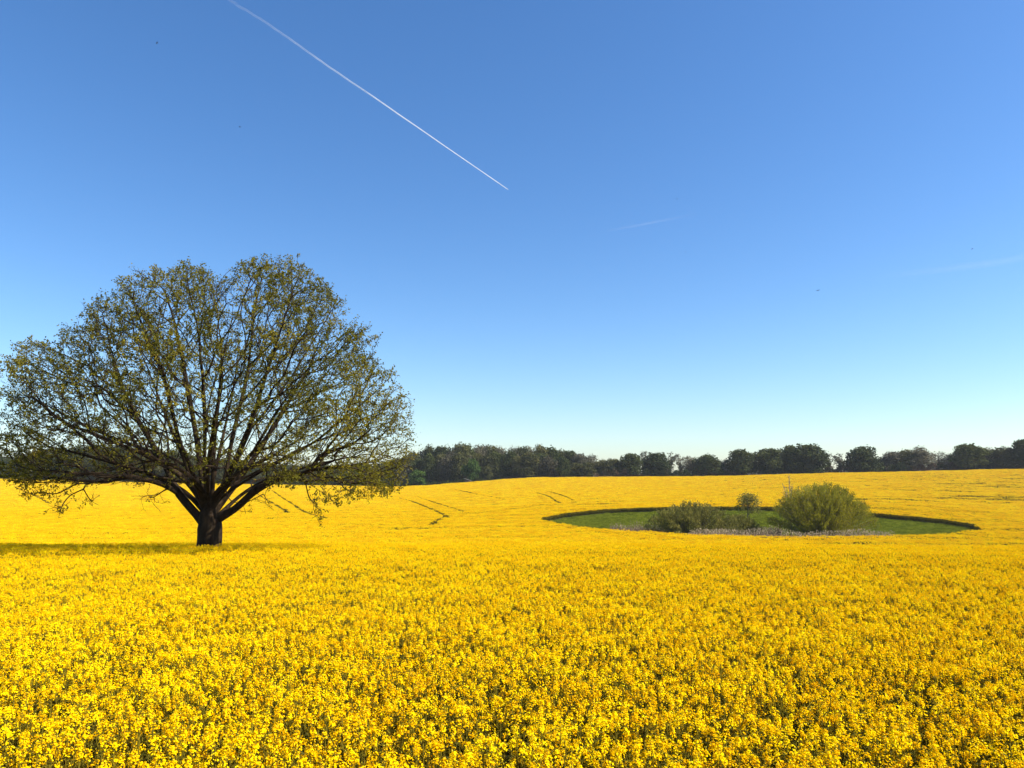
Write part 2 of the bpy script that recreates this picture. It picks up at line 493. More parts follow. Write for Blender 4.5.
NP = 10
for i in range(NP): add_proto(i, near_plant(1.0 if i < 8 else 0.3))                 # 0-9 plants
for i in range(6): add_proto(10 + i, patch(1.0, 56, 0.026, 10, 0.046, bloom=0.93, hj=0.15))                # 10-15 mid patches
for i in range(3): add_proto(16 + i, patch(1.0, 58, 0.026, 9, 0.042, bloom=0.10, hj=0.09))    # 16-18 sparse mid
for i in range(5): add_proto(19 + i, patch(2.0, 110, 0.060, 6, 0.090, bloom=0.86, hj=0.24))       # 19-23 far patches
for i in range(3): add_proto(24 + i, patch(2.0, 95, 0.060, 6, 0.085, bloom=0.10, hj=0.10))   # 24-26 sparse far
for i in range(3): add_proto(27 + i, patch(0.45, 9, 0.026, 9, 0.042))                # 27-29 small pieces beside the wheel tracks

for i in range(3): add_proto(30 + i, patch(1.0, 56, 0.026, 9, 0.042, bloom=0.5, hj=0.12))    # 30-32 half-flowering mid
for i in range(3): add_proto(33 + i, patch(2.0, 110, 0.060, 6, 0.085, bloom=0.45, hj=0.15))   # 33-35 half-flowering far

# tractor wheel tracks (plan lines found from the photograph)
TRACKS_PX = [
    [(398, 497), (412, 501), (426, 506), (440, 512), (447, 517)],
    [(417, 496), (432, 501), (448, 506), (464, 511)],
    [(448, 488), (470, 492), (490, 496), (505, 499)],
    [(432, 524), (440, 518), (452, 514), (480, 512), (520, 507), (556, 503)],
    [(536, 492), (546, 495), (554, 499), (560, 502.5)],
    [(549, 491), (562, 495), (573, 499.5)],
    [(255, 492), (268, 500), (282, 508), (288, 512)],
    [(272, 490), (290, 502), (306, 512), (330, 518)],
    [(590, 497), (640, 496), (690, 497), (740, 499)],
    [(672, 488), (700, 491), (730, 493.5), (770, 495)],
    [(880, 486.5), (930, 487.5), (980, 490)],
    [(15, 487), (35, 495), (50, 503)],
    [(640, 500), (700, 502), (765, 501)],
]
TRACKS = [catmull([ray_canopy(px, py, 70, 420) for px, py in t], 3) for t in TRACKS_PX]

def fbm(x, y, sx, sy, seed):
    g = np.random.default_rng(seed); out_ = np.zeros_like(x)
    for k in range(10):
        a = g.random() * 6.28; fr = g.uniform(0.5, 2.2)
        out_ += np.sin(x * sx * fr * math.cos(a) * 1.7 + y * sy * fr * math.sin(a) * 1.7 + g.random() * 6.28) / fr ** 0.6
    return out_ / 5.0

def field_end(x, y):
    """True where the crop stands"""
    u = x / np.maximum(y, 1)
    end = np.interp(u, [-0.8, US[2], (480 - 512) / F, (540 - 512) / F, 0.2, 0.8], [430, 372, 392, 418, 424, 428])
    return y < end

BARE_PX = [  # thin, poorly flowering strips on the right-hand slope and elsewhere: (px, py, half length x m, half depth y m)
    (905, 487, 10, 5), (935, 490, 14, 4), (985, 496, 20, 5), (1010, 499, 16, 4), (960, 483, 12, 3), (1005, 486, 12, 4),
    (945, 497, 14, 3), (890, 498, 9, 3), (770, 487, 10, 3), (840, 485, 10, 3), (1015, 478, 10, 3), (600, 503, 10, 2), (395, 527, 7, 2), (370, 524, 6, 2),
]
BARE = [(ray_canopy(px, py, 70, 420), a, b_) for px, py, a, b_ in BARE_PX]
def bare(x, y):
    v = np.zeros_like(x)
    for (cx, cy), a, b_ in BARE:
        v = np.maximum(v, np.exp(-(((x - cx) / a) ** 2 + ((y - cy) / b_) ** 2)))
    return v

def cells(y0, y1, s, jit=0.0, margin=4.0, uu=0.72):
    ys = np.arange(y0, y1, s); X, Y = [], []
    for yv in ys:
        wv = uu * yv + margin
        xs = np.arange(-wv, wv, s)
        X.append(xs + random.random() * s * (1 if jit else 0)); Y.append(np.full(len(xs), yv))
    X = np.concatenate(X); Y = np.concatenate(Y)
    if jit:
        X = X + (rng.random(len(X)) - .5) * s * jit; Y = Y + (rng.random(len(Y)) - .5) * s * jit
    return X, Y

PX_, PY_, PI_, PS_, PH_ = [], [], [], [], []
OAK_Y = 38.0
OAK_X = xat(210, OAK_Y)
# zone A: single plants
for y0, y1, s in ((2.6, 14, 0.225), (14, 26, 0.24), (26, 46, 0.25)):
    X, Y = cells(y0, y1, s, 1.0, margin=3.0, uu=0.72)
    dens = fbm(X, Y, 0.9, 0.9, 3) * 0.55 + fbm(X, Y, 3.5, 3.5, 4) * 0.45 + 0.5 * fbm(X, Y, 0.22, 0.5, 6)
    dark = np.exp(-(((X - xat(150, 32)) / 2.2) ** 2 + ((Y - 31) / 0.7) ** 2)) + np.exp(-(((X - xat(60, 43)) / 6.5) ** 2 + ((Y - 42.6) / 0.5) ** 2))
    dark += 0.8 * np.exp(-(((X - xat(880, 28)) / 2.6) ** 2 + ((Y - 27.5) / 0.5) ** 2))
    keep = (np.hypot(X - OAK_X, Y - OAK_Y) > 0.85) & (rng.random(len(X)) < 0.98 - 0.55 * np.clip(-dens - 0.55, 0, 1) - 0.5 * dark)
    X, Y, dens, dark = X[keep], Y[keep], dens[keep], dark[keep]
    idx = rng.integers(0, 8, len(X))
    low = rng.random(len(X)) < 0.05 + 0.5 * np.clip(dark, 0, 1)
    idx[low] = rng.integers(8, 10, low.sum())
    PX_.append(X); PY_.append(Y); PI_.append(idx)
    PS_.append(rng.uniform(0.9, 1.12, len(X))); PH_.append((0.985 + 0.045 * dens - 0.10 * np.clip(dark, 0, 1)) * rng.uniform(0.90, 1.05, len(X)))
# zones B and C: patches, opened up along the wheel tracks
for y0, y1, s, full, thin in ((46, 190, 0.98, (10, 16), (16, 19)), (190, 432, 1.96, (19, 24), (24, 27))):
    X, Y = cells(y0 + s / 2, y1, s, 0.0, margin=8, uu=0.71)
    ok = field_end(X, Y)
    X, Y = X[ok], Y[ok]
    near_tr = np.zeros(len(X), dtype=bool)
    for L in TRACKS:
        near_tr |= dist_line(X, Y, L) < s * 0.75 + 0.5
    dl = dist_line(X, Y, POND_LOOP)
    edge = (dl < s * 0.75)
    ins = in_poly(X, Y, POND)
    sm = near_tr | edge
    keep = ~sm & ~ins
    Xk, Yk = X[keep], Y[keep]
    dv = fbm(Xk, Yk, 0.10, 0.22, 9) * 0.6 + fbm(Xk, Yk, 0.5, 0.9, 10) * 0.4
    idx = rng.integers(full[0], full[1], len(Xk))
    bv = bare(Xk, Yk)
    th = rng.random(len(Xk)) < 0.05 + 0.22 * np.clip(fbm(Xk, Yk, 0.16, 0.45, 33) - 0.15, 0, 1) + 0.30 * np.clip(-dv - 0.45, 0, 1) + 0.9 * bv + (0.24 + 1.2 * np.clip(fbm(Xk, Yk, 0.05, 0.22, 21) + 0.1, 0, 1)) * np.clip((Xk / Yk - 0.18) * 3, 0.08, 1)
    hv = th & (rng.random(len(Xk)) > 0.25 + bv)
    idx[th] = rng.integers(thin[0], thin[1], th.sum())
    idx[hv] = rng.integers(30, 33, hv.sum()) + (3 if s > 1.5 else 0)
    PX_.append(Xk); PY_.append(Yk); PI_.append(idx)
    PS_.append(np.full(len(Xk), 1.0)); PH_.append((0.97 + 0.09 * dv - 0.03 * bv) * rng.uniform(0.90, 1.07, len(Xk)))
    # small pieces
    q = int(round(s / 0.4)) 
    off = (np.arange(q) + 0.5) / q * s - s / 2
    ox, oy = np.meshgrid(off, off)
    Xs = (X[sm][:, None] + ox.ravel()[None]).ravel(); Ys = (Y[sm][:, None] + oy.ravel()[None]).ravel()
    Xs = Xs + rng.normal(size=len(Xs)) * 0.05; Ys = Ys + rng.normal(size=len(Ys)) * 0.05
    kp = ~in_poly(Xs, Ys, POND)
    for L in TRACKS:
        wv = (0.34 + 0.0012 * np.median(L[:, 1])) * (0.75 + 0.55 * np.sin(Xs * 0.9 + Ys * 0.7) * np.sin(Xs * 0.33 - Ys * 0.51 + 1.0) + 0.25 * rng.random(len(Xs)))
        kp &= dist_line(Xs, Ys, L) > wv
    Xs, Ys = Xs[kp], Ys[kp]
    PX_.append(Xs); PY_.append(Ys); PI_.append(rng.integers(27, 30, len(Xs)))
    PS_.append(np.full(len(Xs), 1.0)); PH_.append(rng.uniform(0.92, 1.04, len(Xs)))
X = np.concatenate(PX_); Y = np.concatenate(PY_); IDX = np.concatenate(PI_).astype(np.int32)
SXY = np.concatenate(PS_); SZ = np.concatenate(PH_)
Z = ground_z(X, Y)
e = 1.0
nx = -(canopy(X + e, Y) - canopy(X - e, Y)) / (2 * e); ny = -(canopy(X, Y + e) - canopy(X, Y - e)) / (2 * e)
near = IDX < 10
rz = np.where(near, rng.random(len(X)) * 6.283, rng.integers(0, 4, len(X)) * math.pi / 2)
# tilt to the slope: rotation = Tilt * Rz, written as XYZ euler (small angles)
c_, s_ = np.cos(rz), np.sin(rz)
tilt = np.where(near, 0.3, 1.0)
tx, ty = -ny * tilt, nx * tilt
rx = tx * c_ + ty * s_; ry = -tx * s_ + ty * c_
print('crop instances', len(X))

def scatter(name, X, Y, Z, idx, rot, scl, collection):
    me = bpy.data.meshes.new(name)
    me.vertices.add(len(X)); me.vertices.foreach_set('co', np.stack([X, Y, Z], 1).astype(np.float32).ravel())
    a = me.attributes.new('pick', 'INT', 'POINT'); a.data.foreach_set('value', idx.astype(np.int32))
    a = me.attributes.new('turn', 'FLOAT_VECTOR', 'POINT'); a.data.foreach_set('vector', rot.astype(np.float32).ravel())
    a = me.attributes.new('size', 'FLOAT_VECTOR', 'POINT'); a.data.foreach_set('vector', scl.astype(np.float32).ravel())
    ob = link(name, me)
    g = bpy.data.node_groups.new(name + '_scatter', 'GeometryNodeTree')
    g.interface.new_socket('Geometry', in_out='INPUT', socket_type='NodeSocketGeometry')
    g.interface.new_socket('Geometry', in_out='OUTPUT', socket_type='NodeSocketGeometry')
    gi = g.nodes.new('NodeGroupInput'); go = g.nodes.new('NodeGroupOutput')
    ci = g.nodes.new('GeometryNodeCollectionInfo'); ci.inputs['Collection'].default_value = collection
    ci.inputs['Separate Children'].default_value = True; ci.inputs['Reset Children'].default_value = True
    ip = g.nodes.new('GeometryNodeInstanceOnPoints'); ip.inputs['Pick Instance'].default_value = True
    def na_(nm, ty):
        q = g.nodes.new('GeometryNodeInputNamedAttribute'); q.data_type = ty; q.inputs['Name'].default_value = nm
        return q.outputs['Attribute']
    L = g.links
    L.new(gi.outputs[0], ip.inputs['Points']); L.new(ci.outputs[0], ip.inputs['Instance'])
    L.new(na_('pick', 'INT'), ip.inputs['Instance Index']); L.new(na_('turn', 'FLOAT_VECTOR'), ip.inputs['Rotation'])
    L.new(na_('size', 'FLOAT_VECTOR'), ip.inputs['Scale']); L.new(ip.outputs[0], go.inputs[0])
    md = ob.modifiers.new('scatter', 'NODES'); md.node_group = g
    return ob

crop = scatter('rapeseed_crop', X, Y, Z, IDX, np.stack([rx, ry, rz], 1), np.stack([SXY, SXY, SZ], 1), protos)
tag(crop, 'dense yellow flowering rapeseed covering the whole rolling field', 'rapeseed', kind='stuff')

# ------------------------------------------------------------------ pond hollow: grass, dead reeds
gprot = bpy.data.collections.new('grass_sources')
for i in range(4):
    acc = Acc(); nb = 150
    c = np.stack([(rng.random(nb) - .5) * 1.1, (rng.random(nb) - .5) * 1.1, np.full(nb, 0.08)], 1)
    nrm = unit(rng.normal(size=(nb, 3)) * (1, 1, 0.25))
    a = unit(np.stack([rng.normal(size=nb) * 0.35, rng.normal(size=nb) * 0.35, np.ones(nb)], 1))
    b_ = unit(np.cross(a, nrm)) * 0.022
    hgt = rng.uniform(0.06, 0.20, nb)[:, None]
    v = np.stack([c - b_ - (0, 0, 0.08), c + b_ - (0, 0, 0.08), c + a * hgt], 1).reshape(-1, 3)
    acc.add(v, np.arange(3 * nb).reshape(nb, 3), 0)
    gprot.objects.link(bpy.data.objects.new('grass_tuft.%03d' % (i + 1), acc.mesh('grass_tuft', [M_GRASS])))
x0, y0 = POND.min(axis=0); x1, y1 = POND.max(axis=0)
GX, GY = np.meshgrid(np.arange(x0, x1, 0.8), np.arange(y0, y1, 0.8)); GX = GX.ravel() + rng.normal(size=GX.size) * .2; GY = GY.ravel() + rng.normal(size=GY.size) * .2
k = in_poly(GX, GY, POND); GX, GY = GX[k], GY[k]
gr = scatter('pond_meadow_grass', GX, GY, ground_z(GX, GY), rng.integers(0, 4, len(GX)), np.stack([np.zeros(len(GX)), np.zeros(len(GX)), rng.random(len(GX)) * 6.28], 1),
             np.stack([np.ones(len(GX)), np.ones(len(GX)), rng.uniform(0.6, 1.3, len(GX))], 1), gprot)
tag(gr, 'short green grass in the oval hollow inside the rapeseed field', 'grass', kind='stuff')

def reed_bed(name, outline, density, hh, label, plume=0.9):
    P = np.array(outline)
    x0, y0 = P.min(axis=0); x1, y1 = P.max(axis=0)
    n_ = int((x1 - x0) * (y1 - y0) * density)
    x = rng.uniform(x0, x1, n_); y = rng.uniform(y0, y1, n_)
    k = in_poly(x, y, P); x, y = x[k], y[k]; n_ = len(x)
    z = ground_z(x, y)
    xn = (x - x0) / (x1 - x0)
    h = hh * np.clip(np.minimum(xn, 1 - xn) * 9, 0.35, 1) * rng.uniform(0.6, 1.12, n_) * (0.9 + 0.12 * np.sin(x * 0.9) * np.sin(x * 0.37 + 1))
    lean = rng.normal(size=(n_, 2)) * 0.10
    base = np.stack([x, y, z], 1); top = base + np.stack([lean[:, 0], lean[:, 1], h], 1)
    th = rng.random(n_) * 3.14; side = np.stack([np.cos(th), np.sin(th), np.zeros(n_)], 1)
    acc = Acc()
    v = np.stack([base - side * 0.03, base + side * 0.03, top], 1).reshape(-1, 3); acc.add(v, np.arange(3 * n_).reshape(-1, 3), 0)
    for t0 in (0.35, 0.6):   # leaves
        q = base + (top - base) * t0
        d = unit(np.stack([rng.normal(size=n_), rng.normal(size=n_), rng.uniform(0.5, 1.6, n_)], 1)) * rng.uniform(0.25, 0.5, n_)[:, None]
        v = np.stack([q - side * 0.02, q + side * 0.02, q + d], 1).reshape(-1, 3); acc.add(v, np.arange(3 * n_).reshape(-1, 3), 0)
    kk = rng.random(n_) < plume
    nrm = unit(rng.normal(size=(kk.sum(), 3)) * (1, 1, 0.2))
    a = unit(np.stack([rng.normal(size=kk.sum()) * .4, rng.normal(size=kk.sum()) * .4, np.ones(kk.sum())], 1)); b_ = unit(np.cross(a, nrm))
    c = top[kk]
    v = np.stack([c - a * 0.14, c + b_ * 0.05, c + a * 0.12, c - b_ * 0.05], 1).reshape(-1, 3); acc.add(v, np.arange(4 * len(c)).reshape(-1, 4), 1)
    return tag(link(name, acc.mesh(name, [M_REED, M_PLUME])), label, 'reeds', kind='stuff')

def strip(px0, px1, Ya, Yb, n_=14):
    a = [(xat(px, Ya + 1.2 * math.sin(px * 0.05)), Ya + 1.2 * math.sin(px * 0.05)) for px in np.linspace(px0, px1, n_)]
    b_ = [(xat(px, Yb + 1.0 * math.sin(px * 0.08 + 1)), Yb + 1.0 * math.sin(px * 0.08 + 1)) for px in np.linspace(px1, px0, n_)]
    return a + b_
reed_bed('reed_bed', strip(672, 896, 113.5, 118.5), 16, 2.0, 'pale mauve dead reeds in a strip before the round willow')
reed_bed('reed_bed', strip(608, 668, 121, 136), 9, 1.9, 'brown dry reeds left of the wide twiggy shrub', 0.35)
reed_bed('reed_bed', strip(742, 778, 128, 138), 10, 1.7, 'brown reeds under the small lone tree in the hollow', 0.6)

# ------------------------------------------------------------------ woody plants
def foliage(name, centres, normals, size, mat, bend=0.15):
    v, f = quads(centres, normals, size, size * 0.75 if not np.isscalar(size) else size * 0.75, bend=bend)
    return mesh_np(name, v, f, mat)

def bush_mesh(name, w, h, stems, leaves, lsize, mat, wood, power=0.5, lean=0.0, d=None):
    """shoots fanning from a stool, leaves along them"""
    d = d or w
    acc = Acc(); cs, ns = [], []
    per = leaves // stems
    for k in range(stems):
        a = random.random() * 6.283; rho = random.random() ** power
        tx, ty = math.cos(a) * rho * w / 2, math.sin(a) * rho * d / 2
        hz = h * (math.sqrt(max(0.02, 1 - rho * rho * 0.93))) * random.uniform(0.88, 1.01)
        b0 = np.array((tx * 0.18, ty * 0.18, -0.1))
        mid = np.array((tx * 0.62 + random.gauss(0, .2), ty * 0.62 + random.gauss(0, .2), hz * 0.62))
        e_ = np.array((tx + lean, ty, hz))
        P = catmull([b0, mid, e_], 4)
        v, f = tube(P, np.linspace(0.035, 0.008, len(P)), 3); acc.add(v, f, 0)
        s = 0.12 + 0.88 * rng.random(per) ** 0.75
        i = np.minimum((s * (len(P) - 1)).astype(int), len(P) - 2); t = (s * (len(P) - 1) - i)[:, None]
        c = P[i] * (1 - t) + P[i + 1] * t + rng.normal(size=(per, 3)) * 0.16
        cs.append(c); ns.append(unit(rng.normal(size=(per, 3)) * (1, 1, 0.6)))
    c = np.concatenate(cs); nn = np.concatenate(ns)
    c[:, 2] = np.maximum(c[:, 2], 0.05)
    a = unit(np.stack([c[:, 0] * 0.3, c[:, 1] * 0.3, np.full(len(c), h)], 1) + rng.normal(size=c.shape) * 0.5)
    b_ = unit(np.cross(a, nn)); sz = lsize * rng.uniform(0.6, 1.3, len(c))[:, None]
    v = np.stack([c - a * sz, c + b_ * sz * 0.4, c + a * sz, c - b_ * sz * 0.4], 1).reshape(-1, 3)
    lm = mesh_np(name + '_leaves', v, np.arange(4 * len(c)).reshape(-1, 4), mat)
    return acc.mesh(name + '_wood', [wood]), lm

def woody(name, loc, wood_me, leaf_me, label, cat, group=None, wn='trunk', rz=0.0, sc=(1, 1, 1)):
    r = bpy.data.objects.new(name, None); ROOT.objects.link(r); r.location = loc
    r.rotation_euler = (0, 0, rz); r.scale = sc
    r.empty_display_size = 0.5
    tag(r, label, cat, group)
    link(wn, wood_me, r); link('crown', leaf_me, r)
    return r

wb = bush_mesh('willow', 17.2, at(820, 481.5, 125)[2] - gz(xat(820, 125), 125), 560, 60000, 0.12, M_WILLOW, M_PALEB, power=0.55)
wx, wy = xat(817, 125), 125.0
woody('willow_bush', (wx, wy, gz(wx, wy)), *wb, 'large round yellow green willow bush, biggest plant in the hollow', 'bush', wn='stems')
sb = bush_mesh('sallow', 16.0, at(690, 501, 123)[2] - gz(xat(690, 123), 123), 300, 21000, 0.14, M_SALLOW, M_BARK2, power=0.5, d=9)
sx, sy = xat(690, 123), 123.0
woody('sallow_shrub', (sx, sy, gz(sx, sy)), *sb, 'wide low grey olive shrub behind the pale reeds', 'shrub', wn='stems')
sb2 = bush_mesh('sallow_small', 8.0, at(735, 514, 128)[2] - gz(xat(735, 128), 128), 140, 8000, 0.14, M_SALLOW, M_BARK2, power=0.5, d=6)
sx, sy = xat(735, 128), 128.0
woody('sallow_shrub', (sx, sy, gz(sx, sy)), *sb2, 'lower twiggy shrub between the wide shrub and the small tree', 'shrub', wn='stems')

def limb_tree(name, h, w, trunk_h, r0, nl, nleaf, lsize, lmat, wmat, bare=False, top_flat=0.0, lobes=7, fill=0.55, twigs=True):
    """tapered trunk, forking limbs, and leaf clumps massed in uneven lobes"""
    acc = Acc()
    P = catmull([(0, 0, -0.4), (random.gauss(0, .01 * h), random.gauss(0, .01 * h), trunk_h), (random.gauss(0, .03 * w), random.gauss(0, .03 * w), h * 0.72), (random.gauss(0, .04 * w), 0, h * 0.95)], 4)
    v, f = tube(P, np.interp(P[:, 2], [0, trunk_h, h * 0.7, h], [r0, r0 * 0.75, r0 * 0.3, r0 * 0.05]), 6); acc.add(v, f, 0)
    C = []
    ch = h - trunk_h
    for k in range(lobes):
        t = (k + 0.5) / lobes
        a = k * 2.4 + random.random(); z = trunk_h + ch * (0.14 + 0.68 * t) + random.gauss(0, .04 * h)
        prof = math.sin(math.pi * min(1, 0.30 + 0.58 * t ** 0.9)) ** 0.6
        rr_ = w * 0.5 * prof * random.uniform(0.35, 0.66)
        C.append((math.cos(a) * rr_, math.sin(a) * rr_, z, w * random.uniform(0.24, 0.33), ch * random.uniform(0.18, 0.26)))
    C.append((0, 0, h - ch * 0.2, w * 0.24, ch * 0.2))
    for k in range(nl):
        c = C[k % len(C)]
        z0 = random.uniform(trunk_h * 0.8, max(trunk_h, c[2] - ch * 0.12)); i = min(np.searchsorted(P[:, 2], z0), len(P) - 1); q = P[i].copy()
        d = rand_dirs(1)[0]
        e_ = np.array(c[:3]) + d * (c[3], c[3], c[4]) * 0.95
        mid = (q + e_) / 2 + np.array((0, 0, 0.05 * h))
        B = catmull([q, mid, e_], 3)
        v, f = tube(B, np.linspace(r0 * 0.25, r0 * 0.03 + 0.01, len(B)), 4); acc.add(v, f, 0)
        if twigs:
            for _ in range(5):
                j = random.randint(2, len(B) - 1); tdir = unit((rand_dirs(1)[0] + (0, 0, 0.6))[None])[0]
                B2 = np.array([B[j], B[j] + tdir * w * 0.07, B[j] + tdir * w * 0.13 + rand_dirs(1)[0] * w * 0.02])
                v, f = tube(B2, [r0 * 0.06, r0 * 0.04, r0 * 0.015], 3); acc.add(v, f, 0)
    cs, ns = [], []
    tot = sum(c[3] ** 2 for c in C)
    for c in C:
        m_ = int(nleaf * c[3] ** 2 / tot)
        d = rand_dirs(m_); rad = rng.random(m_) ** 0.33
        rad = 1 - (1 - rad) * 1.0 + rng.normal(size=m_) * 0.05
        wob = 1 + 0.16 * np.sin(d[:, 0] * 5 + c[0]) * np.sin(d[:, 2] * 6 + c[1]) + 0.10 * np.sin(d[:, 1] * 11 + c[2])
        cs.append(np.array(c[:3]) + d * (rad * wob)[:, None] * np.array((c[3], c[3], c[4]))); ns.append(unit(d + rng.normal(size=(m_, 3)) * 0.9))
    c = np.concatenate(cs); nn = np.concatenate(ns)
    sz = lsize * rng.uniform(0.55, 1.35, len(c))
    v, f = quads(c, nn, sz, sz * 0.8, bend=0.2)
    return acc.mesh(name + '_wood', [wmat]), mesh_np(name + '_leaves', v, f, lmat)

st = limb_tree('small_tree', at(745, 491.5, 146)[2] - gz(xat(745, 146), 146), 5.0, 2.6, 0.14, 20, 2300, 0.11, M_SALLOW, M_BARK2, lobes=6)
tx_, ty_ = xat(745, 146), 146.0
woody('small_tree', (tx_, ty_, gz(tx_, ty_)), *st, 'small lone tree with a loose crown standing between shrub and willow', 'tree')

def bare_tree(name, h, w, stems, wmat, lmat, nleaf, lsize, r0=0.1, fork=0.2):
    acc = Acc(); tips = []
    for s in range(stems):
        a = random.random() * 6.28; rho = random.random() ** 0.6
        e_ = np.array((math.cos(a) * rho * w / 2, math.sin(a) * rho * w / 2, h * random.uniform(0.72, 1.0) * (1 - 0.25 * rho)))
        q = np.array((0, 0, h * fork * random.random()))
        B = catmull([q, (q + e_) / 2 * (0.7, 0.7, 1.05), e_], 5)
        rb = r0 * random.uniform(0.35, 0.6)
        v, f = tube(B, np.linspace(rb, 0.022, len(B)), 4); acc.add(v, f, 0)
        for t in range(12):
            j = random.randint(2, len(B) - 2); d = unit((rand_dirs(1)[0] * 0.8 + unit((e_ - q)[None])[0])[None])[0]; L = w * random.uniform(0.08, 0.2)
            B2 = np.array([B[j], B[j] + d * L * 0.6, B[j] + d * L + (0, 0, L * 0.15)])
            v, f = tube(B2, [rb * 0.3, rb * 0.2, 0.01], 3); acc.add(v, f, 0); tips.append(B2[1]); tips.append(B2[2])
    if stems > 3:
        v, f = tube([(0, 0, -.3), (0, 0, h * fork), (0, 0, h * 0.6)], [r0, r0 * 0.8, r0 * 0.3], 5); acc.add(v, f, 0)
    T = np.array(tips); c = T[rng.integers(0, len(T), nleaf)] + rng.normal(size=(nleaf, 3)) * w * 0.035
    sz = lsize * rng.uniform(0.5, 1.3, nleaf)
    v, f = quads(c, rand_dirs(nleaf), sz, sz * 0.7)
    return acc.mesh(name + '_wood', [wmat]), mesh_np(name + '_buds', v, f, lmat)

bt = bare_tree('sapling', at(787, 470, 131)[2] - gz(xat(787, 131), 131), 3.6, 14, M_PALEB, M_WILLOW, 500, 0.08, r0=0.14, fork=0.15)
bx, by = xat(787, 131), 131.0
woody('bare_sapling', (bx, by, gz(bx, by)), *bt, 'thin nearly bare upright sapling rising behind the round willow', 'tree', wn='stems')

# ------------------------------------------------------------------ the great oak (branches grown towards points of the crown)
PXM = F / OAK_Y
OAK_G = gz(OAK_X, OAK_Y)
base_py = 546.0
zoff = float(canopy(np.array([OAK_X]), np.array([OAK_Y]))[0]) - OAK_G
def loc_(px, py, d=0.0):
    # crown-local metres for a photograph pixel at depth d from the trunk
    s = (OAK_Y + d) / F
    w_ = at(px, py, OAK_Y + d)
    return np.array((w_[0] - OAK_X, d, w_[2] - OAK_G))
OUT = [(251, 262, 308), (258, 236, 322), (264, 128, 330), (276, 118, 342), (290, 90, 353), (305, 76, 366), (320, 62, 381), (334, 10, 384), (350, 2, 381),
       (370, -10, 396), (385, -14, 408), (400, -16, 414), (430, -18, 417), (455, -20, 415), (470, -18, 412), (480, 6, 402)]
OY = np.array([o_[0] for o_ in OUT], float); OL = np.array([o_[1] for o_ in OUT], float); OR = np.array([o_[2] for o_ in OUT], float)
TOPX = [-20, 2, 12, 25, 50, 56, 62, 66, 78, 92, 100, 115, 118, 128, 135, 145, 155, 165, 172, 185, 200, 212, 218, 228, 240, 255, 270, 290, 305, 312, 325, 335, 345, 352, 370, 382, 388, 400, 412, 418, 425]
TOPY = [385, 352, 338, 333, 338, 349, 326, 318, 300, 292, 290, 288, 270, 262, 262, 271, 262, 269, 265, 260, 262, 268, 272, 264, 257, 253, 252, 251, 258, 268, 280, 284, 300, 312, 322, 335, 350, 372, 396, 420, 470]
def crown_points(n_):
    pts = []
    while len(pts) < n_:
        py = random.uniform(250, 482); L_, R_ = np.interp(py, OY, OL) + 3, np.interp(py, OY, OR) - 1; py += 3
        dmax = 0.42 * (R_ - L_) / PXM
        if random.random() > ((R_ - L_) / 437) ** 1.6: continue
        cx = (L_ + R_) / 2
        a = random.random() * 6.283; rho = random.random() ** 0.36
        px = cx + math.cos(a) * rho * (R_ - L_) / 2; d = math.sin(a) * rho * dmax
        # the underside is hollow: little grows low down near the trunk
        if py < np.interp(px, TOPX, TOPY) + 5: continue
        q = loc_(px, py, d)
        hr = math.hypot(q[0], q[1])
        if q[2] < 3.0 + 2.2 * max(0, 1 - hr / 6.5) and random.random() < 0.85: continue
        if hr < 3.0 and q[2] < 8.5 and random.random() < 0.8: continue
        # notches of sky between the lobes of the outline
        nf = mnoise.noise(Vector((q[0] * 0.62, q[1] * 0.62, q[2] * 0.62)))
        if nf < -0.02 and random.random() < 0.93: continue
        pts.append(q)
    main_n = len(pts)
    # a few hanging sprays under the low boughs
    for (px, py, n2, sx_, sy_) in ((55, 492, 40, 26, 7), (58, 508, 22, 8, 7), (92, 500, 20, 10, 6), (150, 500, 34, 14, 9), (20, 484, 16, 16, 3), (262, 497, 14, 10, 10),
                                   (320, 500, 30, 18, 9), (355, 492, 46, 24, 6), (385, 488, 30, 18, 5), (318, 520, 8, 5, 5), (240, 505, 10, 10, 8), (205, 478, 16, 12, 12)):
        dd = random.uniform(-3.0, 0.5)
        for _ in range(n2):
            q = loc_(px + random.gauss(0, sx_ * .6), py + random.gauss(0, sy_ * .6), dd + random.gauss(0, 0.6)); pts.append(q)
    return np.array(pts[:main_n]), np.array(pts[main_n:])
ATT, SPRAY = crown_points(8800)

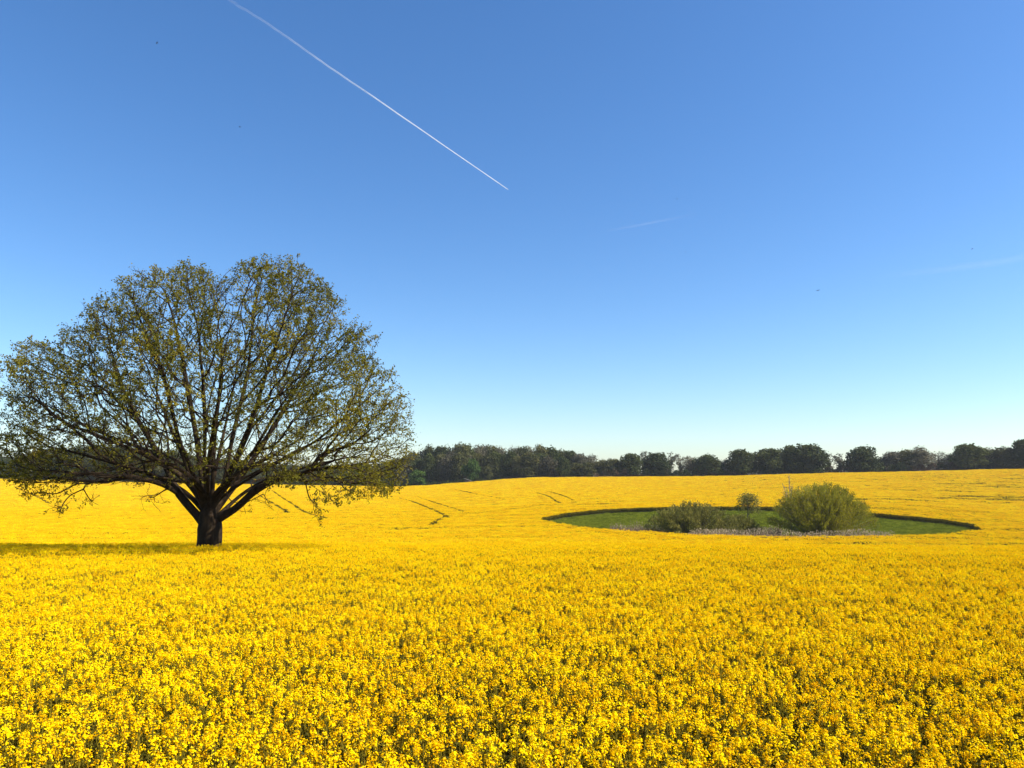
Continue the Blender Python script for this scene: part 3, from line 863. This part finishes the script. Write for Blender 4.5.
nodes = [np.array((0.0, 0.0, -0.3))]; parent = [-1]
def grow_path(start, pts, step=0.28, wig=0.02):
    P = catmull([nodes[start]] + list(pts), 10)
    cur = start; last = nodes[start]
    acc_ = 0
    for q in P[1:]:
        if np.linalg.norm(q - last) >= step:
            q2 = q + rng.normal(size=3) * wig
            nodes.append(q2); parent.append(cur); cur = len(nodes) - 1; last = q
    return cur
def nearest_node(q, lo=0):
    N_ = np.array(nodes[lo:]); return lo + int(np.argmin(np.linalg.norm(N_ - q, axis=1)))
t0 = grow_path(0, [loc_(210, 545), loc_(210, 522), loc_(209, 508), loc_(208, 492), loc_(209, 478)], 0.25, 0.01)
LIMBS = [  # (start px,py,d) , list of (px, py, depth)
    ((208, 528, 0), [(190, 508, .1), (177, 490, .2), (168, 470, .3), (150, 440, .6), (130, 405, 1.2), (108, 350, 1.6)]),
    ((180, 494, .2), [(164, 484, -.4), (140, 478, -1.0), (95, 474, -1.8), (40, 470, -2.6)]),
    ((206, 508, 0), [(186, 478, .8), (150, 452, 1.6), (105, 435, 2.4), (60, 412, 3.2), (20, 392, 3.6)]),
    ((208, 514, 0), [(194, 490, -.5), (174, 470, -1.0), (110, 440, -2.5), (60, 420, -3.5), (15, 372, -3.8)]),
    ((207, 502, 0), [(190, 476, -.5), (176, 430, -.9), (165, 380, -1.6), (145, 330, -2.2), (125, 285, -2.4)]),
    ((209, 512, 0), [(203, 485, .4), (198, 450, .8), (190, 400, 1.2), (178, 340, 1.5), (165, 285, 1.6)]),
    ((207, 500, 0), [(204, 470, -1), (205, 420, -2.2), (200, 350, -3.2), (190, 290, -3.4)]),
    ((209, 508, 0), [(213, 480, -.2), (214, 430, -.4), (222, 370, -.6), (215, 300, -.8), (205, 272, -1)]),
    ((212, 512, 0), [(224, 485, .3), (232, 440, .8), (246, 380, 1.4), (255, 310, 1.8), (262, 268, 1.8)]),
    ((212, 510, 0), [(228, 478, -.8), (248, 430, -1.8), (268, 370, -2.6), (290, 300, -3.0), (300, 268, -3)]),
    ((214, 514, 0), [(232, 490, .8), (256, 455, 1.8), (290, 400, 2.8), (325, 340, 3.4), (345, 300, 3.5)]),
    ((213, 508, 0), [(228, 492, -.3), (256, 474, -.6), (310, 445, -1.0), (360, 405, -1.4), (395, 375, -1.6)]),
    ((220, 524, 0), [(238, 508, -.2), (254, 490, -.5), (290, 476, -1.2), (340, 466, -2.0), (392, 462, -2.6)]),
    ((212, 500, 0), [(232, 484, .5), (268, 466, 1.2), (320, 440, 2.0), (370, 425, 3.0), (405, 415, 3.2)]),
    ((213, 496, 0), [(236, 478, 1.2), (265, 460, 2.6), (300, 440, 4.0), (350, 420, 5.4)]),
    ((205, 505, 0), [(196, 485, 1.5), (180, 450, 3.5), (160, 400, 5.2), (140, 350, 6.0)]),
    ((207, 506, 0), [(212, 485, 1.6), (222, 440, 3.6), (235, 380, 5.2), (240, 320, 5.8)]),
    ((212, 506, 0), [(230, 482, -1.6), (260, 440, -3.8), (290, 390, -5.6), (320, 345, -6.2)]),
    ((206, 506, 0), [(196, 480, -1.6), (180, 440, -3.8), (165, 380, -5.4), (150, 330, -6.2)]),
    ((208, 502, 0), [(208, 470, -2.2), (215, 420, -4.4), (225, 350, -6.0), (235, 300, -6.2)]),
    ((216, 518, 0), [(238, 497, 1.0), (270, 478, 2.2), (325, 462, 3.4), (385, 452, 4.2)]),
    ((205, 516, 0), [(190, 496, .8), (160, 478, 2.0), (110, 462, 3.4), (50, 446, 4.4)]),
    ((256, 430, -1.6), [(285, 385, -1.2), (320, 330, -.8), (340, 300, -.6)]),
    ((207, 500, 0), [(190, 470, 2.6), (160, 452, 5.0), (125, 436, 7.2)]),
    ((213, 500, 0), [(235, 476, 3.0), (270, 462, 6.0), (300, 452, 8.0)]),
    ((213, 500, 0), [(236, 474, -3.0), (265, 460, -6.0), (290, 450, -8.4)]),
    ((207, 500, 0), [(188, 474, -3.0), (155, 458, -6.0), (130, 448, -8.2)]),
]
def l2(t):
    return loc_(t[0], t[1], t[2])
for s_pt, path in LIMBS:
    k = nearest_node(l2(s_pt)); grow_path(k, [l2(q) for q in path])

def connect(nodes, parent, ATT, bf=0.52, step=0.22):
    """greedy tree through the crown's points: cost = new wood + bf * length of the way down to the root"""
    P0 = np.array(nodes); par = list(parent)
    path = np.zeros(len(P0))
    for i in range(1, len(P0)): path[i] = path[par[i]] + np.linalg.norm(P0[i] - P0[par[i]])
    allp = list(P0); pl = list(path)
    n_ = len(ATT); cost = np.full(n_, 1e9); src = np.zeros(n_, dtype=int); done = np.zeros(n_, dtype=bool)
    start_ok = path > 2.4
    for i in range(len(P0)):
        if not start_ok[i]: continue
        c = np.linalg.norm(ATT - P0[i], axis=1) + bf * path[i]
        k = c < cost; cost[k] = c[k]; src[k] = i
    for _ in range(n_):
        i = int(np.argmin(np.where(done, 1e9, cost)))
        done[i] = True
        a0 = allp[src[i]]; b0 = ATT[i]; d = np.linalg.norm(b0 - a0); m_ = max(1, int(round(d / step))); cur = int(src[i]); first = len(allp)
        sag = rng.normal(size=3) * 0.035 * d
        for q in range(1, m_ + 1):
            t = q / m_
            allp.append(a0 + (b0 - a0) * t + sag * math.sin(math.pi * t)); par.append(cur); pl.append(pl[cur] + d / m_); cur = len(allp) - 1
        c = np.linalg.norm(ATT - allp[-1], axis=1) + bf * pl[-1]
        k = (~done) & (c < cost); cost[k] = c[k]; src[k] = cur
    return np.array(allp), np.array(par)

ARR, PAR = connect(nodes, parent, ATT)
ARR, PAR = connect(ARR, PAR, SPRAY, bf=0.12)
print('oak nodes', len(ARR))
# light smoothing of grown nodes
kids = np.bincount(PAR[1:], minlength=len(ARR))
kk_ = np.bincount(PAR[1:], minlength=len(ARR)); tips_ = (kk_ == 0).astype(float)
for i in range(len(ARR) - 1, 0, -1): tips_[PAR[i]] += tips_[i]
for _ in range(4):
    acc_p = ARR.copy()
    ch_sum = np.zeros_like(ARR); np.add.at(ch_sum, PAR[1:], ARR[1:] * tips_[1:, None]); ws = np.zeros(len(ARR)); np.add.at(ws, PAR[1:], tips_[1:])
    k = (kids >= 1); k[:2] = False
    acc_p[k] = 0.4 * ARR[k] + 0.3 * (ARR[PAR[k]] + ch_sum[k] / ws[k][:, None])
    ARR = acc_p
# pipe-model radii
order = np.arange(len(ARR))[::-1]   # parents always come before children
tips = np.zeros(len(ARR)); tips[kids == 0] = 1
for i in order[:-1]:
    tips[PAR[i]] += tips[i]
R_ROOT, R_TIP = 0.58, 0.0085
ex = math.log(R_ROOT / R_TIP) / math.log(tips[0])
RAD = R_TIP * np.maximum(tips, 1) ** ex

# chains
for i in range(1, len(ARR)):
    p_ = PAR[i]
    if RAD[p_] > 0.07:
        main = tips[i] >= 0.5 * tips[p_]
        RAD[i] = max(RAD[i], RAD[p_] * 0.84 if main else min(RAD[p_] * 0.5, RAD[i] * 1.6))
childs = [[] for _ in range(len(ARR))]
for i in range(1, len(ARR)): childs[PAR[i]].append(i)
acc = Acc()
stack = [(0, -1)]
while stack:
    s0, pa = stack.pop()
    chain = [s0]; cur = s0
    while childs[cur]:
        ch = sorted(childs[cur], key=lambda c: -RAD[c])
        for c in ch[1:]: stack.append((c, cur))
        cur = ch[0]; chain.append(cur)
    pts = [ARR[c] for c in chain]; rad = [RAD[c] for c in chain]
    if pa >= 0:
        pts = [ARR[pa]] + pts; rad = [min(RAD[pa], RAD[s0] * 1.15)] + rad
    if len(pts) < 2: continue
    if s0 == 0:
        rad = [r_0 * q for r_0, q in zip(rad, [1.15, 1.08, 1.03] + [1] * len(rad))]
    r_ = max(rad); k = 12 if r_ > 0.2 else 8 if r_ > 0.06 else 5 if r_ > 0.02 else 3
    v, f = tube(pts, rad, k); acc.add(v, f, 0)
# fine twigs at the thin ends
thin = np.nonzero(RAD < 0.022)[0]
nt_ = len(thin)
tw_s, tw_e = [], []
for rep in range(2):
    sel = thin[rng.random(nt_) < (1.0 if rep == 0 else 0.7)]
    pd = unit(ARR[sel] - ARR[PAR[sel]])
    d = unit(pd + rng.normal(size=(len(sel), 3)) * 0.65 + np.array((0, 0, 0.15)))
    L = rng.uniform(0.14, 0.42, len(sel))[:, None]
    tw_s.append(ARR[sel]); tw_e.append(ARR[sel] + d * L)
TS, TE = np.concatenate(tw_s), np.concatenate(tw_e)
side = unit(np.cross(TE - TS, rand_dirs(len(TS)))); side2 = unit(np.cross(TE - TS, side))
w_ = 0.0075
v = np.stack([TS + side * w_, TS - side * 0.5 * w_ + side2 * 0.87 * w_, TS - side * 0.5 * w_ - side2 * 0.87 * w_, TE], 1).reshape(-1, 3)
i4 = np.arange(len(TS))[:, None] * 4
f = np.concatenate([i4 + np.array((0, 1, 3)), i4 + np.array((1, 2, 3)), i4 + np.array((2, 0, 3))])
acc.add(v, f, 0)
oak = bpy.data.objects.new('oak_tree', None); ROOT.objects.link(oak); oak.location = (OAK_X, OAK_Y, OAK_G)
tag(oak, 'huge spreading oak with sparse young leaves alone in the yellow field at left', 'tree')
link('trunk', acc.mesh('oak_trunk', [M_BARK], smooth=True), oak)
# the heart of the crown is bare wood: keep few twigs there
hd = np.linalg.norm((TS - np.array((0, 0, 3.4))) * (1, 0.5, 1), axis=1)
lk = rng.random(len(TS)) < np.clip((hd - 3.4) / 4.0, 0.07, 1.0)
LS, LE = TS[lk], TE[lk]
# leaves: little bunches at twig ends and along twigs
per = 8
t = rng.random((len(LS), per, 1)) * 0.5 + 0.55
c = (LS[:, None] * (1 - t) + LE[:, None] * t).reshape(-1, 3) + rng.normal(size=(len(LS) * per, 3)) * 0.05
vv = (c[:, 0] * 0.8 + 3); clump = np.array([mnoise.noise(Vector((q[0] * 0.9, q[1] * 0.9, q[2] * 0.9))) for q in c[::per]])
fine = np.array([mnoise.noise(Vector((q[0] * 0.45 + 9, q[1] * 0.45, q[2] * 0.45))) for q in c[::per]]); clump = clump * 0.6 + fine * 0.6
clump = np.repeat(clump, per)
c = c[rng.random(len(c)) < np.clip(0.66 + 1.7 * clump, 0.16, 1.0)]
sz = rng.uniform(0.028, 0.068, len(c))
v, f = quads(c, rand_dirs(len(c)), sz, sz * 0.66, bend=0.3)
print('oak leaves', len(c))
link('crown', mesh_np('oak_crown', v, f, M_OAKL), oak)

# ------------------------------------------------------------------ far woods, tree row and hedges
def proto_set(kind, n_):
    res = []
    for k in range(n_):
        if kind == 'dark': res.append(limb_tree('dark', 16, 14.5, 0.6, 0.42, 14, 7500, 0.44, M_FDARK, M_BARK2, lobes=random.randint(7, 11), twigs=False))
        elif kind == 'olive': res.append(limb_tree('olive', 16, 12.5, 0.7, 0.36, 16, 5600, 0.42, M_FOLIVE, M_BARK2, lobes=random.randint(7, 10)))
        elif kind == 'grey': res.append(limb_tree('grey', 16, 12, 0.9, 0.34, 26, 3600, 0.38, M_FGREY, M_BARK2, lobes=random.randint(8, 11)))
        elif kind == 'green': res.append(limb_tree('green', 9, 9, 1.0, 0.2, 10, 2600, 0.36, M_FGREEN, M_BARK2, lobes=7, twigs=False))
        elif kind == 'bare': res.append(bare_tree('bare', 16, 6.5, 12, M_BARK2, M_FGREY, 900, 0.26, r0=0.3, fork=0.25))
    return res
PS = {'dark': proto_set('dark', 5), 'olive': proto_set('olive', 4), 'grey': proto_set('grey', 4), 'green': proto_set('green', 2), 'bare': proto_set('bare', 3)}
BASEW = {'dark': 14.5, 'olive': 12.5, 'grey': 12, 'green': 9, 'bare': 6.5}
BASEH = {'dark': 16, 'olive': 16, 'grey': 16, 'green': 9, 'bare': 16}
cnt = {k: 0 for k in PS}
def far_tree(px, top, wpx, kind, Y, label, name=None, group=None, cat='tree'):
    x = xat(px, Y); z = gz(x, Y) - 0.1
    hh = at(px, top, Y)[2] - z
    ww = wpx / F * Y
    i = cnt[kind]; cnt[kind] += 1
    wm, lm = PS[kind][i % len(PS[kind])]
    co = np.empty(len(lm.vertices) * 3, dtype=np.float32); lm.vertices.foreach_get('co', co); co = co.reshape(-1, 3)
    sh = hh / np.percentile(co[:, 2], 99.7); sw = ww / (np.percentile(co[:, 0], 98.5) - np.percentile(co[:, 0], 1.5)) * 1.10
    return woody(name or 'tree', (x, Y, z), wm, lm, label, cat, group, rz=random.random() * 6.28, sc=(sw, sw, sh))

ROW = [
    (601, 460, 11, 'olive', 440, 'small rounded tree at the right end of the wood'),
    (613, 459, 19, 'olive', 436, 'low olive tree with a domed crown between wood and first dark tree'),
    (630, 454, 19, 'dark', 432, 'dark upright oval tree, first dark one right of the wood'),
    (643, 451, 10, 'bare', 452, 'thin bare tree sticking up between two dark trees right of the wood'),
    (655, 453, 25, 'dark', 436, 'dark tree with bare poplars on both sides'),
    (669, 452, 10, 'bare', 446, 'bare tall poplar just right of a dark tree'),
    (680, 454, 13, 'bare', 448, 'wide lacy bare tree between the tall poplar and a pale bushy tree'),
    (691, 457, 17, 'grey', 438, 'pale grey bushy tree leaning against a dark round tree'),
    (706, 455, 24, 'dark', 434, 'dark round tree with a pale grey tree at its left side'),
    (723, 459, 17, 'grey', 440, 'low brownish tree in the dip between two dark round trees'),
    (740, 450, 24, 'dark', 432, 'dark domed tree with a flat ledge on its right, above the small pond tree'),
    (765, 449, 24, 'dark', 434, 'dark domed tree just left of the biggest double crown'),
    (782, 456, 10, 'olive', 440, 'small olive tree squeezed in left of the biggest double crown'),
    (790, 446, 19, 'dark', 437, 'left half of the biggest dark double crown, green flat top'),
    (808, 444.5, 31, 'dark', 430, 'broad dark tree, right half of the biggest double crown'),
    (828, 453, 11, 'bare', 444, 'lacy half bare tree touching the biggest double crown'),
    (839, 453, 11, 'bare', 446, 'lacy half bare tree touching the lone round dark tree'),
    (860, 447, 27, 'dark', 430, 'round dark tree standing alone in the row, half bare trees at its left'),
    (880, 457, 14, 'grey', 444, 'low grey tree just right of the lone round dark tree'),
    (892, 451.5, 20, 'grey', 442, 'grey brown tree, lowest of the rising grey clump'),
    (905, 450, 20, 'olive', 441, 'middle tree of the rising grey clump'),
    (918, 447, 24, 'grey', 438, 'highest tree at the right of the rising grey clump'),
    (936, 451.5, 12, 'bare', 444, 'small lacy tree in the gap right of the grey clump'),
    (948, 454, 14, 'grey', 440, 'low grey tree against the left flank of a big dark tree'),
    (967, 444.5, 29, 'dark', 430, 'big dark flat topped tree near the right edge of the field'),
    (985, 448, 17, 'grey', 438, 'pale budding tree right of the big flat topped dark tree'),
    (999, 447.5, 21, 'olive', 434, 'olive tree with a level top near the right edge'),
    (1012, 448, 14, 'grey', 440, 'pale grey tree tucked beside the tallest edge tree'),
    (1025, 440, 22, 'dark', 430, 'tall dark tree cut by the right edge of the view'),
]
for px, top, wp, kd, Yd, lab in ROW:
    far_tree(px, top, wp, kd, Yd, lab, name={'dark': 'broadleaf_tree', 'olive': 'broadleaf_tree', 'grey': 'budding_tree', 'bare': 'bare_tree'}[kd])

# the wood in the middle
WPX = [400, 430, 440, 460, 480, 500, 520, 530, 550, 565, 580, 590, 600]
WPY = [457, 447, 446, 445, 446, 447, 446.5, 445.5, 448, 451, 454, 456, 459]
gW = 'trees of the wood in the middle distance'
px = 404.0
while px < 598:
    top = np.interp(px, WPX, WPY)
    far_tree(px, top + random.uniform(-1.3, 1.6), random.uniform(15, 21), random.choice(['olive', 'grey', 'olive', 'dark', 'grey']), random.uniform(446, 468),
             'tree crowded into the dark wood right of the oak', name='woodland_tree', group=gW)
    px += random.uniform(7.5, 10.5)
px = 408.0
while px < 592:
    top = np.interp(px, WPX, WPY)
    far_tree(px, top + random.uniform(5, 11), random.uniform(13, 19), random.choice(['dark', 'olive', 'dark', 'grey']), random.uniform(424, 438),
             'tree crowded into the dark wood right of the oak', name='woodland_tree', group=gW)
    px += random.uniform(9, 13)
far_tree(472, 459, 13, 'green', 416, 'fresh green low tree at the front of the wood', name='woodland_tree', group=gW)
far_tree(487, 466, 9, 'olive', 414, 'small yellowish tree at the front of the wood', name='woodland_tree', group=gW)
far_tree(418, 470, 14, 'green', 400, 'fresh green bush at the left foot of the wood beside the oak', name='woodland_tree', group=gW)
# the wood behind the oak
LPX = [-60, 0, 20, 50, 80, 120, 150, 180, 220, 260, 300, 340, 370, 400]
LPY = [459, 458, 456, 450, 446.5, 446.5, 448, 452, 459, 463, 464, 465, 464, 459]
gL = 'trees of the wood behind the oak'
px = -50.0
while px < 402:
    top = np.interp(px, LPX, LPY)
    kd = random.choice(['olive', 'olive', 'dark']) if px > 40 else random.choice(['dark', 'grey', 'olive'])
    far_tree(px, top + random.uniform(-1, 1.5), random.uniform(15, 24), kd, random.uniform(436, 462),
             'tree of the dim wood seen through the branches of the oak', name='woodland_tree', group=gL)
    px += random.uniform(8, 12)
px = -46.0
while px < 400:
    top = np.interp(px, LPX, LPY)
    far_tree(px, min(top + random.uniform(5, 10), 473), random.uniform(14, 20), random.choice(['dark', 'olive', 'dark']), random.uniform(432, 436),
             'tree of the dim wood seen through the branches of the oak', name='woodland_tree', group=gL)
    px += random.uniform(12, 16)

def hedge(name, px0, px1, Yf, hgt, mats, label, thick=4.0, dens=9, lsize=0.26):
    xs = np.linspace(px0, px1, int((px1 - px0) / 1.2)); cs, mi = [], []
    L = (px1 - px0) / F * 430
    n_ = int(L * dens * hgt)
    pxs = rng.uniform(px0, px1, n_)
    Yv = np.array([Yf(q) for q in pxs]) + rng.uniform(0, thick, n_)
    x = (pxs - 512) / F * Yv
    hv = hgt * (0.74 + 0.25 * np.sin(x * 0.43) * np.sin(x * 0.19 + 1) + 0.18 * np.sin(x * 1.1 + 2))
    z = ground_z(x, Yv) + rng.random(n_) ** 0.8 * hv
    c = np.stack([x, Yv, z], 1)
    sel = (np.sin(x * 0.11 + 1.3) + 0.6 * np.sin(x * 0.31) + rng.normal(size=n_) * 0.5 > 0.35).astype(int)
    sz = lsize * rng.uniform(0.6, 1.3, n_)
    v, f = quads(c, rand_dirs(n_), sz, sz * 0.8)
    me = mesh_np(name, v, f, mats, midx=sel)
    o_ = link(name, me)
    return tag(o_, label, 'hedge')
hedge('hedgerow', 596, 1060, lambda q: np.interp(q, [596, 1060], [426.5, 430.5]), 5.6, [M_FDARK, M_FBROWN], 'low ragged brown and dark hedge under the row of trees at right', dens=55)
hedge('hedgerow', 500, 600, lambda q: 426, 3.6, [M_FDARK, M_FBROWN], 'low brushy hedge at the foot of the wood, right half', dens=30)
hedge('hedgerow', 400, 500, lambda q: np.interp(q, [400, 470, 500], [400, 402, 410]), 2.6, [M_FDARK, M_FDARK], 'dark low hedge at the foot of the wood beside the oak', dens=34)
hedge('hedgerow', -60, 400, lambda q: 431, 4.6, [M_FDARK, M_FDARK], 'dark low hedge far behind the oak trunk', dens=26)

# small pale roofed shelter at the wood's edge
sx_, sy_ = xat(468, 398), 398.0
sz_ = gz(sx_, sy_)
m_roof = bark_mat('weathered_roof', (0.30, 0.29, 0.27), (0.45, 0.43, 0.40), scale=3, vs=(1, 1, 1), bump=0.1)
m_wall = bark_mat('weathered_boards', (0.05, 0.04, 0.03), (0.12, 0.09, 0.06), scale=3, vs=(1, 1, 1), bump=0.1)
sh = bpy.data.objects.new('field_shelter', None); ROOT.objects.link(sh); sh.location = (sx_, sy_, sz_)
sh.rotation_euler = (0, 0, 0.25)
tag(sh, 'tiny shed with a pale sloping roof at the edge of the wood', 'shed')
v = np.array([(-1.4, -1, -.3), (1.4, -1, -.3), (1.4, 1, -.3), (-1.4, 1, -.3), (-1.4, -1, 2.5), (1.4, -1, 1.5), (1.4, 1, 1.5), (-1.4, 1, 2.5)], float)
bf = np.array([(0, 1, 5, 4), (1, 2, 6, 5), (2, 3, 7, 6), (3, 0, 4, 7), (0, 3, 2, 1), (4, 5, 6, 7)])
link('wall', mesh_np('shed_wall', v, bf, m_wall), sh)
v2 = np.array([(-1.8, -1.4, 2.66), (1.9, -1.4, 1.34), (1.9, 1.4, 1.34), (-1.8, 1.4, 2.66), (-1.8, -1.4, 2.78), (1.9, -1.4, 1.46), (1.9, 1.4, 1.46), (-1.8, 1.4, 2.78)], float)
link('roof', mesh_np('shed_roof', v2, bf, m_roof), sh)

# ------------------------------------------------------------------ contrails and birds
def trail_mat(name, dens, stops, nscale):
    m, n, o = new_mat(name)
    tc = n.nodes.new('ShaderNodeAttribute'); tc.attribute_name = 'along'
    ac = n.nodes.new('ShaderNodeAttribute'); ac.attribute_name = 'across'
    r = n.nodes.new('ShaderNodeValToRGB'); els = r.color_ramp.elements
    while len(els) > 1: els.remove(els[-1])
    els[0].position = stops[0][0]; els[0].color = (stops[0][1],) * 3 + (1,)
    for p_, c_ in stops[1:]:
        e_ = els.new(p_); e_.color = (c_,) * 3 + (1,)
    n.links.new(tc.outputs['Fac'], r.inputs['Fac'])
    nz = noise_tex(n, nscale, 5, 0.6)
    mr = n.nodes.new('ShaderNodeMapRange'); mr.inputs['From Min'].default_value = 0.3; mr.inputs['From Max'].default_value = 0.65
    mr.inputs['To Min'].default_value = 0.6; mr.inputs['To Max'].default_value = 1.0
    n.links.new(nz, mr.inputs['Value'])
    # thin at the rim of the tube, dense through its middle: facing term of the cloud's own roundness
    lw = n.nodes.new('ShaderNodeLayerWeight'); lw.inputs['Blend'].default_value = 0.5
    iv = n.nodes.new('ShaderNodeMath'); iv.operation = 'SUBTRACT'; iv.inputs[0].default_value = 1.0; n.links.new(lw.outputs['Facing'], iv.inputs[1])
    m1 = n.nodes.new('ShaderNodeMath'); m1.operation = 'MULTIPLY'; n.links.new(r.outputs['Color'], m1.inputs[0]); n.links.new(mr.outputs[0], m1.inputs[1])
    m2 = n.nodes.new('ShaderNodeMath'); m2.operation = 'MULTIPLY'; n.links.new(m1.outputs[0], m2.inputs[0]); n.links.new(iv.outputs[0], m2.inputs[1])
    m3 = n.nodes.new('ShaderNodeMath'); m3.operation = 'MULTIPLY'; n.links.new(m2.outputs[0], m3.inputs[0]); m3.inputs[1].default_value = dens
    m3.use_clamp = True
    d = n.nodes.new('ShaderNodeBsdfDiffuse'); d.inputs['Color'].default_value = (0.9, 0.9, 0.9, 1)
    t_ = n.nodes.new('ShaderNodeBsdfTranslucent'); t_.inputs['Color'].default_value = (0.9, 0.9, 0.9, 1)
    ad = n.nodes.new('ShaderNodeMixShader'); ad.inputs[0].default_value = 0.5
    n.links.new(d.outputs[0], ad.inputs[1]); n.links.new(t_.outputs[0], ad.inputs[2])
    tr = n.nodes.new('ShaderNodeBsdfTransparent')
    mix = n.nodes.new('ShaderNodeMixShader')
    n.links.new(m3.outputs[0], mix.inputs[0]); n.links.new(tr.outputs[0], mix.inputs[1]); n.links.new(ad.outputs[0], mix.inputs[2])
    n.links.new(mix.outputs[0], o.inputs['Surface'])
    return m

def contrail(name, pts_px, alt, w0, w1, mat, label, wob=0.0, nseg=90, k=8):
    """a tube of cloud at a constant flight level"""
    P = []
    for t in np.linspace(0, 1, nseg):
        i = t * (len(pts_px) - 1); j = min(int(i), len(pts_px) - 2); fr = i - j
        px = pts_px[j][0] * (1 - fr) + pts_px[j + 1][0] * fr; py = pts_px[j][1] * (1 - fr) + pts_px[j + 1][1] * fr
        q = at(px, py, 1.0); q[2] -= EYE
        q = q / q[2] * alt; q[2] += EYE
        P.append(q)
    P = np.array(P)
    wv = wob * np.cumsum(rng.normal(size=len(P))) ; wv -= np.linspace(wv[0], wv[-1], len(P))
    P[:, 0] += wv * np.linspace(0.0, 1, len(P))[::-1]
    rad = np.linspace(w0, w1, len(P))
    v, f = tube(P, rad, k)
    along = np.repeat(np.linspace(0, 1, len(P)), k)
    me = mesh_np(name, v, f, mat, smooth=True, attrs={'along': along})
    return tag(link(name, me), label, 'contrail')

M_TR = trail_mat('contrail_ice', 1.0, [(0.0, 0.05), (0.3, 0.13), (0.55, 0.34), (0.8, 0.9), (1.0, 1.0)], 0.0015)
M_TF = trail_mat('old_contrail_ice', 0.034, [(0.0, 0.0), (0.3, 0.7), (0.6, 1.0), (1.0, 0.0)], 0.002)
contrail('contrail', [(222, -7), (262, 20), (330, 67), (400, 115), (508, 189.5)], 9000, 26, 14, M_TR, 'bright thin white contrail slanting down across the upper left sky', wob=11)
contrail('contrail', [(600, 232), (640, 225), (700, 213)], 9000, 60, 50, M_TF, 'short faint old contrail high in the middle of the sky')
contrail('contrail', [(870, 278), (940, 270), (1000, 262), (1060, 250)], 9000, 150, 190, M_TF, 'faint broad old contrail near the right edge of the sky')

m, n, o = new_mat('dark_feathers')
p = n.nodes.new('ShaderNodeBsdfPrincipled'); p.inputs['Roughness'].default_value = 0.7
n.links.new(ramp(n, noise_tex(n, 30, 3), [(0.3, (0.012, 0.012, 0.016)), (0.7, (0.03, 0.03, 0.035))]), p.inputs['Base Color'])
n.links.new(p.outputs[0], o.inputs['Surface'])
M_BIRD = m
def bird_mesh():
    acc = Acc()
    P = np.array([(-.14, 0, 0), (-.08, 0, .004), (0, 0, 0), (.07, 0, .005), (.105, 0, .012), (.13, 0, .008)])
    v, f = tube(P, [0.006, 0.022, 0.034, 0.022, 0.02, 0.004], 8); acc.add(v, f)
    for s in (-1, 1):   # wings: inner and outer panel with thickness
        up = [(.05, s * .02, .012), (.075, s * .12, .055), (-.02, s * .27, .045), (-.03, s * .13, .05), (-.06, s * .02, .012)]
        lo = [(a, b_, c_ - 0.008) for a, b_, c_ in up]
        v = np.array(up + lo); n5 = 5
        acc.add(v, np.array([(0, 1, 3, 4), (5 + 4, 5 + 3, 5 + 1, 5), (0, 5, 6, 1), (3, 8, 9, 4)]))
        acc.add(v, np.array([(1, 2, 3), (8, 7, 6), (1, 6, 7), (1, 7, 2), (2, 7, 8), (2, 8, 3)]))
    v = np.array([(-.12, .01, 0), (-.12, -.01, 0), (-.21, .035, .0), (-.19, 0, .0), (-.21, -.035, 0), (-.15, 0, 0.008)])
    acc.add(v, np.array([(0, 2, 3), (1, 3, 4), (0, 3, 5), (1, 5, 3), (0, 5, 2), (1, 4, 5)]))
    return acc.mesh('swallow', [M_BIRD])
BM = bird_mesh()
BIRDS = [(157, 43, 150, 'tiny dark bird alone in the top left corner sky'), (240, 127, 140, 'tiny dark bird below the bright contrail, above the oak'),
         (818, 290.5, 140, 'tiny dark bird lowest over the middle right sky'), (686, 252, 190, 'tiny dark bird just below the short faint contrail'),
         (972, 249, 200, 'tiny dark bird just above the broad faint contrail'), (677, 199, 210, 'tiny dark bird just above the short faint contrail')]
for i, (px, py, Yb, lab) in enumerate(BIRDS):
    ob = link('bird', BM, loc=tuple(at(px, py, Yb))); ob.rotation_euler = (random.uniform(-.4, .4), random.uniform(-.2, .2), random.random() * 6.28)
    ob.scale = (1.5, 1.5, 1.5); tag(ob, lab, 'bird', 'birds scattered over the sky')

# ------------------------------------------------------------------ the air
lo = (-640.0, -12.0, float(gzz[(gy < 620) & (gy > -12)].min()) - 1.0); hi = (640.0, 600.0, 34.0)
v = np.array([(x, y, z) for z in (lo[2], hi[2]) for x, y in ((lo[0], lo[1]), (hi[0], lo[1]), (hi[0], hi[1]), (lo[0], hi[1]))])
m, n, o = new_mat('thin_air')
pv = n.nodes.new('ShaderNodeVolumePrincipled')
pv.inputs['Color'].default_value = (0.88, 0.94, 1.0, 1)
pv.inputs['Density'].default_value = 0.00007
n.links.new(pv.outputs[0], o.inputs['Volume'])
hz = link('haze', mesh_np('haze', v, np.array([(3, 2, 1, 0), (4, 5, 6, 7), (0, 1, 5, 4), (1, 2, 6, 5), (2, 3, 7, 6), (3, 0, 4, 7)]), m))
tag(hz, 'thin pale haze lying over the far trees and field', 'haze', kind='stuff')
